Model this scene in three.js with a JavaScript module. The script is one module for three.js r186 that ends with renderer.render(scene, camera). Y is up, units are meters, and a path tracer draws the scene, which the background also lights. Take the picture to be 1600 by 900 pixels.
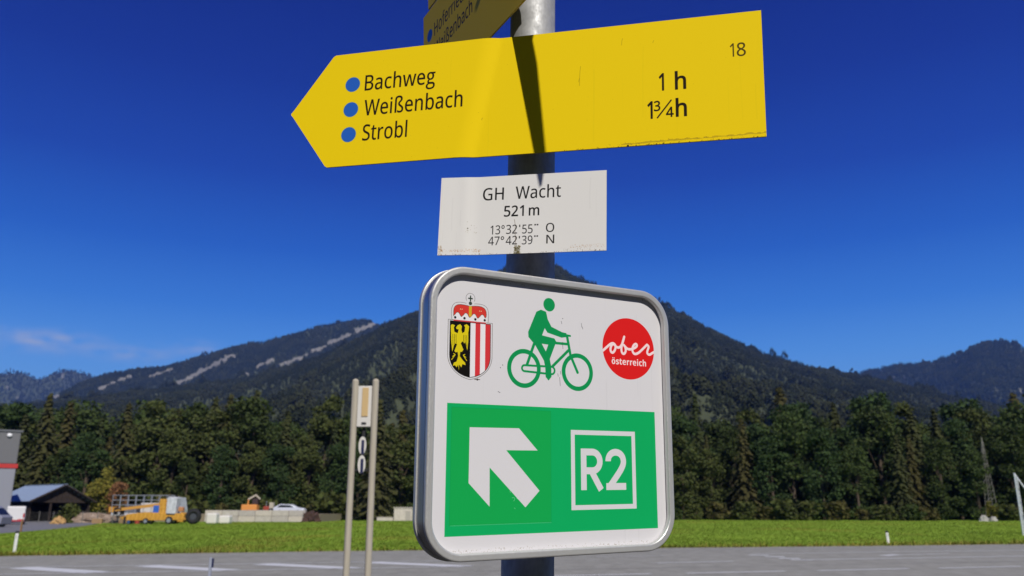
import * as THREE from 'three';
import { mergeGeometries } from 'three/addons/utils/BufferGeometryUtils.js';
import { RoundedBoxGeometry } from 'three/addons/geometries/RoundedBoxGeometry.js';
import { createNoise2D, createNoise3D } from 'simplex-noise';

// ---------------------------------------------------------------- camera, sky, sun, exposure
const D2R = Math.PI / 180;
const scene = new THREE.Scene();
const camera = new THREE.PerspectiveCamera(38.19, 16 / 9, 0.05, 40000);
camera.position.set(0, 1.65, 0);
camera.rotation.set(14.95 * D2R, 0, 0);
camera.focus = 1.0;
camera.userData.fStop = 11;
const renderer = new THREE.WebGLRenderer({ antialias: true });
renderer.toneMapping = THREE.LinearToneMapping;
renderer.toneMappingExposure = 1;
renderer.shadowMap.enabled = true;

const SUN = new THREE.Vector3(0.2714, 0.6657, 0.6951);
const sun = new THREE.DirectionalLight(new THREE.Color(1, 0.95, 0.86), 4.6);
sun.position.copy(SUN).multiplyScalar(200);
sun.target.position.set(0, 0, -40);
sun.position.add(sun.target.position);
sun.castShadow = true;
sun.shadow.camera.left = sun.shadow.camera.bottom = -180;
sun.shadow.camera.right = sun.shadow.camera.top = 180;
sun.shadow.camera.far = 600;
sun.shadow.mapSize.set(4096, 4096);
scene.add(sun, sun.target);

let seedN = 1;
function rng(seed) { let s = seed | 0; return () => { s = (s + 0x6d2b79f5) | 0; let t = Math.imul(s ^ (s >>> 15), 1 | s); t = (t + Math.imul(t ^ (t >>> 7), 61 | t)) ^ t; return ((t ^ (t >>> 14)) >>> 0) / 4294967296; }; }
const rand = rng(20250918);
const n2 = createNoise2D(rng(11)), n3 = createNoise3D(rng(12));
const fbm = (x, y, o = 4) => { let a = 0, g = 0.5, f = 1; for (let i = 0; i < o; i++) { a += g * n2(x * f, y * f); f *= 2.03; g *= 0.5; } return a; };
const clamp = (v, a, b) => Math.min(b, Math.max(a, v));
const smooth = (a, b, v) => { const t = clamp((v - a) / (b - a), 0, 1); return t * t * (3 - 2 * t); };
const s2l = (c) => { c /= 255; return c <= 0.04045 ? c / 12.92 : ((c + 0.055) / 1.055) ** 2.4; };
const srgb = (r, g, b) => new THREE.Color().setRGB(s2l(r), s2l(g), s2l(b));
const lin = (r, g, b) => new THREE.Color().setRGB(r, g, b);

{ // clear autumn sky, deep blue overhead, paler towards the horizon, a few thin wisps low down
  const W = 2048, H = 1024, data = new Float32Array(W * H * 4);
  const stops = [[-90, 130, 145, 160], [-1, 138, 176, 222], [3, 118, 164, 226], [7, 108, 168, 234], [10, 84, 150, 230], [13, 57, 124, 217], [17, 35, 95, 196], [22, 25, 67, 169], [28, 18, 49, 146], [35, 12, 36, 127], [55, 9, 28, 106], [90, 8, 24, 94]]
    .map(([e, r, g, b]) => [e, s2l(r), s2l(g), s2l(b)]);
  for (let j = 0; j < H; j++) {
    const el = ((j + 0.5) / H - 0.5) * 180;
    let k = 0; while (k < stops.length - 2 && el > stops[k + 1][0]) k++;
    const A = stops[k], B = stops[k + 1], t = clamp((el - A[0]) / (B[0] - A[0]), 0, 1);
    const base = [1, 2, 3].map((i) => A[i] + (B[i] - A[i]) * t);
    for (let i = 0; i < W; i++) {
      const th = ((i + 0.5) / W - 0.5) * 2 * Math.PI, ce = Math.cos(el * D2R);
      const x = Math.cos(th) * ce, y = Math.sin(el * D2R), z = Math.sin(th) * ce;
      const cosS = x * SUN.x + y * SUN.y + z * SUN.z;
      const glow = el > -2 ? 0.05 * Math.exp((cosS - 1) * 16) : 0;      // the pale air round the sun
      let w = 0;
      if (el > 4 && el < 16) {
        const az = Math.atan2(x, -z) / D2R;
        const n = fbm(az * 0.42 + 3.1, el * 1.3 + 7.7, 5) * 0.5 + 0.5, m = n2(az * 0.035 + 9.4, 4.2) * 0.5 + 0.5, puff = (a, e, sa, se) => Math.exp(-(((az - a) / sa) ** 2) - (((el - e) / se) ** 2));
        const lowL = puff(-30.2, 9.85, 3.2, 0.55) + 0.75 * puff(-24.6, 9.45, 1.7, 0.42) + 0.6 * puff(-21.2, 10.1, 1.5, 0.4) + 0.6 * puff(-40, 9.6, 4, 0.5);
        w = clamp((n - 0.24) * 1.5, 0, 1) * lowL * 1.5 + clamp((n - 0.62) * 1.6, 0, 1) * m * 0.35 * Math.exp(-(((el - 9.5) / 1.6) ** 2)) * (Math.abs(az) > 40 ? 1 : 0);
      }
      const o = (j * W + i) * 4, cl = [0.34, 0.42, 0.66];
      for (let c = 0; c < 3; c++) data[o + c] = base[c] * (1 - w) + cl[c] * w + glow * [1, 0.97, 0.92][c];
      data[o + 3] = 1;
    }
  }
  const tex = new THREE.DataTexture(data, W, H, THREE.RGBAFormat, THREE.FloatType);
  tex.mapping = THREE.EquirectangularReflectionMapping;
  tex.magFilter = tex.minFilter = THREE.LinearFilter;
  tex.wrapS = THREE.RepeatWrapping;
  tex.needsUpdate = true;
  scene.background = tex;
  scene.environment = tex;
}
scene.fog = new THREE.FogExp2(new THREE.Color().setRGB(0.17, 0.36, 1.0), 0.00005);

// ---------------------------------------------------------------- helpers
const used = new Map();
function numbered(name) { const n = used.get(name) ?? 0; used.set(name, n + 1); return n ? name + '_' + String(n).padStart(3, '0') : name; }
const shade = (o) => { o.traverse((c) => { if (c.isMesh) { c.castShadow = true; c.receiveShadow = true; } }); return o; };
function tag(o, label, category, group, kind) { Object.assign(o.userData, { label, category }); if (group) o.userData.group = group; if (kind) o.userData.kind = kind; return o; }
function thing(name, label, category, [x, y, z] = [0, 0, 0], turn = 0, group) {
  const o = new THREE.Group(); o.name = numbered(name); o.position.set(x, y, z); o.rotation.y = turn; scene.add(o);
  return tag(o, label, category, group);
}
function part(parent, name, geo, mat, pos) {
  const m = new THREE.Mesh(geo, mat); m.name = name; if (pos) m.position.set(...pos); m.castShadow = m.receiveShadow = true; parent.add(m); return m;
}
function structure(name, geo, mat, label, category) {
  const m = new THREE.Mesh(geo, mat); m.name = numbered(name); m.castShadow = m.receiveShadow = true; m.userData.kind = 'structure';
  if (label) tag(m, label, category); m.userData.kind = 'structure'; scene.add(m); return m;
}
const std = (color, roughness = 0.7, metalness = 0, extra = {}) => new THREE.MeshStandardMaterial({ color, roughness, metalness, ...extra });
const box = (w, h, d, x = 0, y = 0, z = 0) => new THREE.BoxGeometry(w, h, d).translate(x, y, z);
const rbox = (w, h, d, r, x = 0, y = 0, z = 0) => new RoundedBoxGeometry(w, h, d, 2, r).translate(x, y, z);
function bar(a, b, r, seg = 8, r2 = r) {
  const A = new THREE.Vector3(...a), B = new THREE.Vector3(...b), d = B.clone().sub(A);
  const g = new THREE.CylinderGeometry(r2, r, d.length(), seg).translate(0, d.length() / 2, 0);
  return g.applyQuaternion(new THREE.Quaternion().setFromUnitVectors(new THREE.Vector3(0, 1, 0), d.normalize())).translate(A.x, A.y, A.z);
}
const join = (list) => mergeGeometries(list.map((g) => { g = g.index ? g.toNonIndexed() : g; for (const k of Object.keys(g.attributes)) if (!['position', 'normal', 'uv'].includes(k)) g.deleteAttribute(k); return g; }));
function noiseTex(size, fn, color = true) {
  const d = new Uint8Array(size * size * 4);
  for (let j = 0; j < size; j++) for (let i = 0; i < size; i++) { const c = fn(i / size, j / size), o = (j * size + i) * 4; for (let k = 0; k < 3; k++) d[o + k] = clamp(Math.round(c[k]), 0, 255); d[o + 3] = 255; }
  const t = new THREE.DataTexture(d, size, size); t.wrapS = t.wrapT = THREE.RepeatWrapping; t.magFilter = THREE.LinearFilter; t.minFilter = THREE.LinearMipmapLinearFilter; t.generateMipmaps = true;
  if (color) t.colorSpace = THREE.SRGBColorSpace; t.needsUpdate = true; return t;
}
const tileN = (u, v, f, s) => { const a = u * 2 * Math.PI, b = v * 2 * Math.PI, R = f / (2 * Math.PI); return (n3(Math.cos(a) * R + s, Math.sin(a) * R, Math.cos(b) * R + s * 2.3) + n3(Math.sin(b) * R + s * 1.7, Math.cos(a) * R + s, Math.sin(a) * R + 5)) * 0.5; };

// ---------------------------------------------------------------- ground, road, yard
const grassTex = noiseTex(512, (u, v) => { const c = tileN(u, v, 5, 3) * 0.5 + tileN(u, v, 22, 8) * 0.35, f = tileN(u, v, 90, 1), k = 1 + 0.22 * f + 0.2 * c; return [124 * k + 14 * c, 153 * k, 50 * k]; });
function flat(points, y, uvScale = 1) {
  const sh = new THREE.Shape(points.map(([x, z]) => new THREE.Vector2(x, -z)));
  const g = new THREE.ShapeGeometry(sh).rotateX(-Math.PI / 2).translate(0, y, 0), p = g.attributes.position, uv = g.attributes.uv;
  for (let i = 0; i < p.count; i++) uv.setXY(i, p.getX(i) * uvScale, p.getZ(i) * uvScale);
  return g;
}
{
  const ring = []; for (let i = 0; i < 96; i++) { const a = i / 96 * Math.PI * 2; ring.push([Math.cos(a) * 12000, Math.sin(a) * 12000]); }
  structure('meadow_ground', flat(ring, 0, 1 / 19), new THREE.MeshPhysicalMaterial({ roughness: 1, specularIntensity: 0.1, map: grassTex }), 'flat green meadow reaching back to the forest edge', 'meadow');
}
// road frame: s runs along the road, t across it away from the camera
const E1 = [0.9679, -0.2515], E2 = [-0.2515, -0.9679];
const RT = (s, t) => [s * E1[0] + t * E2[0], s * E1[1] + t * E2[1]];
const asphaltTex = noiseTex(512, (u, v) => { const c = tileN(u, v, 4, 5) * 9 + tileN(u, v, 14, 2) * 6, f = (rand() - 0.5) * 30; return [143 + c + f, 142 + c + f, 135 + c + f]; });
const asphaltMat = new THREE.MeshPhysicalMaterial({ roughness: 0.95, specularIntensity: 0.35, map: asphaltTex });
const edgeFar = (s) => 35.1 + 1.1 * Math.exp(-(((s - 5) / 14) ** 2)) + 0.1 * n2(s * 0.5, 2) + 0.07 * n2(s * 2.1, 5);
const roadPts = [], S0 = -260, S1 = 320;
for (let s = S0; s <= S1; s += s > -40 && s < 60 ? 0.5 : 10) roadPts.push(RT(s, edgeFar(s)));
roadPts.push(RT(S1, 13), RT(S0, 13));
const road = structure('road', flat(roadPts, 0.02, 1 / 3.1), asphaltMat, 'wide grey asphalt main road with worn white markings', 'road');
{
  const pts = []; const a = []; for (let s = -120; s <= 160; s += 0.5) { pts.push(RT(s, edgeFar(s) - 0.05)); a.push(RT(s, edgeFar(s) + 0.32 + 0.12 * fbm(s * 0.6, 8))); }
  const gravel = noiseTex(256, (u, v) => { const f = (rand() - 0.5) * 46, c = tileN(u, v, 9, 4) * 14; return [150 + f + c, 140 + f + c, 122 + f + c]; });
  structure('road_shoulder', flat(pts.concat(a.reverse()), 0.026, 1), std(0xffffff, 0.95, 0, { map: gravel }), 'narrow strip of pale grit between road and grass', 'road shoulder');
  // the worn asphalt strip along the far side of the carriageway
  const seam = [[RT(-120, 33.0), RT(160, 33.0), RT(160, 33.05), RT(-120, 33.05)], [RT(-120, 23.6), RT(160, 23.6), RT(160, 23.64), RT(-120, 23.64)]];
  const tar = std(srgb(88, 88, 90), 0.7);
  for (const q of seam) part(road, 'tar_seam', flat(q, 0.024, 1), tar);
}
structure('pavement', flat([RT(-60, -9), RT(70, -9), RT(70, 13.1), RT(-60, 13.1)], 0.016, 1 / 2.3), std(srgb(104, 101, 97), 0.95, 0, { map: asphaltTex }), 'dark asphalt pavement round the signpost', 'pavement');
const paintTex = noiseTex(256, (u, v) => { const w = tileN(u, v, 30, 6) * 0.6 + tileN(u, v, 70, 3) * 0.5, k = w > 0.42 ? 0.72 : 1 + (rand() - 0.5) * 0.08; return [206 * k, 207 * k, 208 * k]; });
const paint = std(0xffffff, 0.7, 0, { map: paintTex });
const fadedTex = noiseTex(256, (u, v) => { const w = tileN(u, v, 30, 7) * 0.6 + tileN(u, v, 70, 4) * 0.5, k = w > 0.05 ? 0.80 : 1 + (rand() - 0.5) * 0.08; return [206 * k, 207 * k, 208 * k]; });
const faded = std(0xffffff, 0.75, 0, { map: fadedTex });
function mark(name, s0, t0, s1, t1, w, mat = paint, skew = 0) {
  const dx = s1 - s0, dt = t1 - t0, L = Math.hypot(dx, dt), nx = -dt / L * w / 2, nt = dx / L * w / 2;
  part(road, name, flat([RT(s0 + nx, t0 + nt), RT(s1 + nx + skew, t1 + nt), RT(s1 - nx + skew, t1 - nt), RT(s0 - nx, t0 - nt)], 0.026, 1), mat);
}
mark('hatched_area_line', -60, 28.6, 5.4, 28.7, 0.16, faded); mark('hatched_area_line', -60, 25.5, 5.4, 25.75, 0.16, faded);
for (let k = -12; k <= 3; k++) { const s = -7.5 + (k + 3) * 3.38 - 10.1; mark('hatch_stripe', s, 28.45, s + 2.6, 25.7, 0.8); }
mark('lane_line', 17.4, 30.2, 90, 29.6, 0.18, faded); mark('lane_line', 16.9, 26.2, 90, 26.2, 0.2);
for (const [t, k] of [[29.35, 17.0], [28.2, 16.95], [27.0, 16.8], [26.2, 16.75]]) mark('give_way_block', k - 0.1, t + 0.17, k + 0.5, t - 0.17, 0.42);
for (const s of [11.5, 14.4 - 11.5 + 20]) if (s < 15) mark('lane_dash', s, 25.85, s + 2.8, 26.05, 0.19);
for (let s = -60; s < 90; s += 1) if (s % 4 === 0) { const d = s + 0.4 + 2; mark('lane_dash', 14.4 + (s - 12), 21.5, 14.4 + (s - 12) + 3.0, 21.55, 0.2); }
mark('lane_dash', 10.9, 29.8, 13.6, 29.9, 0.12, faded);
{ // worn turn arrow in the right lane
  mark('turn_arrow_shaft', 21.7, 28.0, 24.9, 28.45, 0.16, faded); mark('turn_arrow_head', 21.4, 27.75, 22.5, 28.35, 0.42);
}
const yardTex = noiseTex(256, (u, v) => { const c = tileN(u, v, 5, 15) * 10, f = (rand() - 0.5) * 26; return [112 + c + f, 112 + c + f, 116 + c + f]; });
structure('yard_asphalt', flat([[-37, -62], [-40, -75], [-44, -88], [-51, -106], [-57, -122], [-60, -131], [-72, -140], [-150, -150], [-150, -66], [-90, -62]], 0.02, 1 / 4), std(0xffffff, 0.85, 0, { map: yardTex }), 'grey asphalt yard in front of the hall and shed', 'yard');
structure('yard_terrace', (() => { const g = new THREE.BoxGeometry(26, 1.08, 16); return g.translate(-41, 0.54, -133.6); })(), std(srgb(128, 116, 98), 0.95), 'raised gravel terrace held by the concrete block wall', 'terrace');

// ---------------------------------------------------------------- mountains
function interp(list, x) { if (x <= list[0][0]) return list[0][1]; for (let i = 1; i < list.length; i++) if (x <= list[i][0]) { const a = list[i - 1], b = list[i]; let t = (x - a[0]) / (b[0] - a[0]); return a[1] + (b[1] - a[1]) * t; } return list[list.length - 1][1]; }
const RIDGE = {
  front: [[-75, 2.5], [-50, 3.6], [-38.7, 4.7], [-31.5, 5.8], [-26.6, 6.8], [-23, 7.43], [-20, 8], [-17.2, 8.66], [-15.2, 9.26], [-13.2, 10.07], [-11.3, 10.95], [-9.6, 11.84], [-8.5, 12.52], [-6.5, 13.32], [-4.5, 14.38], [-2.3, 15.47], [0, 16.49], [1.8, 16.97], [3.2, 16.51], [4.8, 15.52], [7.25, 14.49], [9.45, 13.88], [11, 13.3], [12.2, 12.68], [14.5, 11.37], [17.3, 9.96], [19.7, 9.12], [22, 8.46], [24.9, 7.68], [26.6, 7.1], [28.3, 6.54], [31.5, 5.66], [38.7, 4.5], [55, 3.8], [75, 3]],
  back: [[-75, 4], [-38.8, 5.2], [-31.5, 5.66], [-29.6, 6.23], [-27, 7.78], [-26, 8.24], [-23.9, 8.7], [-22.7, 8.9], [-21.3, 9.44], [-19.75, 10.03], [-18.2, 10.54], [-17, 10.77], [-15.8, 11.14], [-13.3, 12.07], [-11.6, 12.45], [-10.5, 12.63], [-9.75, 12.53], [-8.9, 11.95], [-4.5, 11.8], [4.5, 10], [20, 6], [60, 4]],
  right: [[-60, 2], [4.4, 6.6], [17.2, 8], [21.2, 8.22], [22.9, 8.48], [25, 8.78], [26.8, 8.81], [27.7, 8.97], [28.6, 9.32], [29.6, 9.63], [30.3, 9.79], [30.9, 9.76], [31.6, 9.51], [32, 9.16], [34.3, 7.47], [39.3, 7.86], [48, 6.5], [75, 5]],
  left: [[-75, 5], [-42.8, 6.2], [-39.2, 7.53], [-34.9, 7.17], [-31.8, 7.72], [-31.2, 7.85], [-30.6, 7.9], [-30.1, 7.7], [-29.7, 7.59], [-29.2, 7.89], [-28.5, 8.21], [-27.9, 8.22], [-27, 7.97], [-24.9, 7.7], [-17, 7.3], [-8.8, 7.0], [20, 5], [60, 4]],
};
const CLIFFS = [[-15.75, 9.2, -9.56, 12.22, 0.13], [-22.1, 7.68, -18.8, 9.75, 0.31], [-15.75, 9.24, -14.41, 9.8, 0.26], [-13.68, 10.3, -12.98, 10.54, 0.22], [-12.65, 10.81, -11.31, 11.47, 0.26], [-10.89, 11.79, -9.56, 12.27, 0.31], [-26.45, 7.19, -24.73, 8.09, 0.22], [-17.13, 9.13, -16.23, 9.63, 0.26], [-30.11, 6.2, -28.72, 6.66, 0.26], [-23.63, 8.16, -22.43, 8.63, 0.18], [-18.32, 8.28, -17.82, 8.59, 0.22]];
function rockiness(az, el) {
  let m = -9;
  for (const [a0, e0, a1, e1, w] of CLIFFS) {
    const dx = a1 - a0, dy = e1 - e0, t = clamp(((az - a0) * dx + (el - e0) * dy) / (dx * dx + dy * dy), 0, 1), d = Math.hypot(az - a0 - dx * t, el - e0 - dy * t);
    m = Math.max(m, 1 - d / (w * 0.46 * Math.max(0.1, 1.05 + 0.85 * n2(az * 1.9, el * 2.6) + 0.3 * n2(az * 6, el * 8))));
  }
  return m;
}
const massifs = {};
function massif(key, R, Rn, [a0, a1], da, nr, treeH, rough, label, name, rock) {
  const ridge = RIDGE[key], Rof = (az) => R * (1 + 0.07 * n2(az * 0.05, R) + 0.02 * n2(az * 0.3, R));
  const height = (az, r) => {
    const Ra = Rof(az), H = Math.tan(interp(ridge, az) * D2R) * Ra + 1.65 - treeH * 0.6, q = (r - Rn) / (Ra - Rn);
    if (q > 1) return H * (1 - (q - 1) * 1.3) + rough * 0.2 * fbm(az * 0.6, r * 0.004);
    const x = az * D2R * r, gully = 1 - Math.abs(fbm(x * 0.0032 * 1800 / R + 4, r * 0.0011 * 1800 / R + R, 4)) * 2;
    return Math.max(-5, H * (0.75 * q + 0.25 * q * q) + rough * (Math.min(gully, 0.95) - 0.95) * q * (1 - q) * 3.4 + H * 0.004 * n2(az * 9, r * 0.01));
  };
  const na = Math.round((a1 - a0) / da), pos = [], col = [], idx = [], qmax = 1.35;
  for (let i = 0; i <= na; i++) {
    const az = a0 + (a1 - a0) * i / na, Ra = Rof(az);
    for (let j = 0; j <= nr; j++) {
      const q = j / nr * qmax, r = Rn + (Ra - Rn) * q, h = height(az, r), m = rock ? rockiness(az, Math.atan2(h - 1.65, r) / D2R) : (key !== 'front' ? fbm(az * 2.2, r * 0.004 + 30, 4) - 0.42 : -1);
      pos.push(Math.sin(az * D2R) * r, h + (m > 0 && rock ? 6 * m : 0), -Math.cos(az * D2R) * r);
      const v = 1 + 0.3 * fbm(az * 4, r * 0.02, 3);
      if (m > 0.1) { const g = 1 + 0.35 * fbm(az * 14, r * 0.05 + h * 0.03, 3); col.push(0.19 * g, 0.178 * g, 0.162 * g); } else col.push(0.05 * v, 0.06 * v, 0.028 * v);
    }
  }
  for (let i = 0; i < na; i++) for (let j = 0; j < nr; j++) { const a = i * (nr + 1) + j, b = a + nr + 1; idx.push(a, b, a + 1, b, b + 1, a + 1); }
  const g = new THREE.BufferGeometry(); g.setAttribute('position', new THREE.Float32BufferAttribute(pos, 3)); g.setAttribute('color', new THREE.Float32BufferAttribute(col, 3)); g.setIndex(idx); g.computeVertexNormals();
  structure(name, g, std(0xffffff, 1, 0, { vertexColors: true }), label, 'mountain');
  massifs[key] = { height, Rof, Rn, R, rock };
}
massif('front', 2600, 215, [-62, 62], 0.16, 150, 10, 210, 'big dark forested mountain rising behind the signs', 'mountain');
massif('back', 4400, 2300, [-50, 10], 0.045, 150, 13, 130, 'forested ridge with pale limestone cliffs on the left', 'mountain_ridge', true);
massif('right', 5600, 2800, [5, 60], 0.1, 110, 15, 170, 'bluish wooded mountain far away on the right', 'distant_mountain');
massif('left', 8000, 4500, [-60, 10], 0.12, 80, 10, 200, 'hazy blue mountains low on the far left horizon', 'distant_mountains');

// ---------------------------------------------------------------- trees
function leafCloud() { return { p: [], n: [], c: [] }; }
function quad(L, c, u, v, nrm, col) {
  const P = (a, b) => [c.x + u.x * a + v.x * b, c.y + u.y * a + v.y * b, c.z + u.z * a + v.z * b];
  const q = [P(-1, 0), P(0, -0.8), P(1, 0), P(0, 0.8)], g = u.clone().cross(v).normalize(); if (g.dot(nrm) < 0) { g.negate(); q.reverse(); } nrm = g;
  for (const k of [0, 1, 2, 0, 2, 3]) { L.p.push(...q[k]); L.n.push(nrm.x, nrm.y, nrm.z); L.c.push(col[0], col[1], col[2]); }
}
function cloudGeo(L) { const g = new THREE.BufferGeometry(); g.setAttribute('position', new THREE.Float32BufferAttribute(L.p, 3)); g.setAttribute('normal', new THREE.Float32BufferAttribute(L.n, 3)); g.setAttribute('color', new THREE.Float32BufferAttribute(L.c, 3)); return g; }
const V = (x, y, z) => new THREE.Vector3(x, y, z);
function spruce(seed, h, rmax, tint, dens = 1) {
  const r = rng(seed), L = leafCloud(), levels = Math.round(h * 1.5);
  for (let k = 0; k < levels; k++) {
    const f = 0.04 + 0.96 * k / levels, y = h * f, R = rmax * Math.pow(1 - f, 0.8) * (0.78 + 0.4 * r()) + 0.12, nb = Math.max(4, Math.round(9 * dens * (1 - f * 0.5))), off = r() * 7;
    for (let b = 0; b < nb; b++) {
      const a = off + b / nb * 6.283 + (r() - 0.5) * 0.5, RR = R * (0.7 + 0.45 * r()), ca = Math.cos(a), sa = Math.sin(a), segs = Math.max(2, Math.round(RR * 2.2));
      for (let s = 0; s < segs; s++) {
        const t = (s + 0.6 + 0.4 * r()) / segs, rr = RR * t, dy = -0.42 * rr * t + 0.12 * rr + (r() - 0.5) * 0.25;
        const sz = (0.30 + 0.3 * r()) * (1.15 - 0.4 * t), k2 = 0.85 + 0.3 * r();
        const u = V(-sa + (r() - 0.5) * 0.9, (r() - 0.5) * 0.7, ca + (r() - 0.5) * 0.9).normalize().multiplyScalar(sz), v = V(ca * 0.55 + (r() - 0.5) * 0.8, -0.8 + (r() - 0.5) * 0.5, sa * 0.55 + (r() - 0.5) * 0.8).normalize().multiplyScalar(sz * 1.3);
        const nr = V(ca * 0.7 + (r() - 0.5) * 0.8, 0.75, sa * 0.7 + (r() - 0.5) * 0.8).normalize();
        quad(L, V(ca * rr, y + dy, sa * rr), u, v, nr, [tint[0] * k2, tint[1] * k2, tint[2] * k2]);
      }
    }
  }
  return { crown: cloudGeo(L), trunk: bar([0, -0.1, 0], [0, h * 0.96, 0], h * 0.013 + 0.05, 7, 0.02) };
}
function broadleaf(seed, h, w, tint, n = 1100, low = 0.12) {
  const r = rng(seed), L = leafCloud(), cl = [], limbs = [bar([0, -0.1, 0], [0, h * 0.55, 0], h * 0.02 + 0.04, 8, h * 0.01)];
  const nc = n > 2000 ? 44 : 26;
  for (let i = 0; i < nc; i++) {
    const f = low + (0.97 - low) * Math.pow(r(), 0.85), ww = w * Math.pow(Math.sin(Math.PI * clamp((f - low + 0.12) / (1.14 - low), 0.02, 0.98)), 0.6), a = r() * 6.283, rr = ww * Math.sqrt(r()) * 0.82;
    const c = V(Math.cos(a) * rr, h * f * 0.95, Math.sin(a) * rr); cl.push({ c, s: w * (0.26 + 0.2 * r()) });
    if (i % 4 === 0) limbs.push(bar([0, h * Math.min(0.5, f * 0.5), 0], [c.x * 0.8, c.y * 0.95, c.z * 0.8], 0.08, 5, 0.03));
  }
  for (let i = 0; i < n; i++) {
    const { c, s } = cl[i % nc]; const d = V(r() * 2 - 1, r() * 2 - 1, r() * 2 - 1).normalize(), q = Math.pow(r(), 0.4) * s;
    const p = V(c.x + d.x * q, Math.max(0.2, c.y + d.y * q * 0.8), c.z + d.z * q), sz = 0.17 + 0.17 * r(), k2 = 0.84 + 0.32 * r();
    const u = V(r() - 0.5, r() - 0.5, r() - 0.5).normalize(), v = V(r() - 0.5, r() - 0.5, r() - 0.5).cross(u).normalize();
    const nr = d.clone().multiplyScalar(0.9).add(V((r() - 0.5) * 0.7, 0.45, (r() - 0.5) * 0.7)).normalize();
    quad(L, p, u.multiplyScalar(sz), v.multiplyScalar(sz), nr, [tint[0] * k2 * (0.92 + 0.16 * r()), tint[1] * k2, tint[2] * k2]);
  }
  return { crown: cloudGeo(L), trunk: join(limbs) };
}
const leafMat = new THREE.MeshPhysicalMaterial({ roughness: 0.95, specularIntensity: 0.2, vertexColors: true, side: THREE.DoubleSide, transmission: 0.4, thickness: 0 });
const bladeMat = new THREE.MeshPhysicalMaterial({ roughness: 1, specularIntensity: 0.1, vertexColors: true, side: THREE.DoubleSide });
const barkMat = std(srgb(78, 66, 54), 0.95);
const kinds = {
  spruce: [0, 1, 2, 3].map((i) => spruce(100 + i, 20, 3.1 + 0.3 * i, [0.058 + 0.008 * i, 0.074, 0.025])),
  broad: [0, 1, 2, 3].map((i) => broadleaf(200 + i, 17, 4.2, [[0.07, 0.102, 0.028], [0.054, 0.09, 0.028], [0.09, 0.108, 0.03], [0.062, 0.086, 0.024]][i], 4200, 0.06)),
  gold: [broadleaf(301, 9, 3.2, [0.22, 0.2, 0.035], 1300), broadleaf(302, 7, 2.6, [0.26, 0.13, 0.06], 1200)],
  bush: [0, 1, 2].map((i) => broadleaf(400 + i, 2.4, 1.7, [[0.085, 0.1, 0.025], [0.06, 0.085, 0.02], [0.11, 0.1, 0.03]][i], 420, 0.02)),
};
function tree(name, label, kind, variant, x, z, sc, sx, group, y = 0) {
  const k = kinds[kind][variant % kinds[kind].length], t = thing(name, label, kind === 'bush' ? 'bush' : 'tree', [x, y, z], rand() * 6.28, group);
  t.scale.set(sc * sx, sc, sc * sx);
  part(t, 'trunk', k.trunk, barkMat); part(t, 'crown', k.crown, leafMat);
  return t;
}
const inYard = (x, z) => x < -14 && z > -146;
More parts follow.
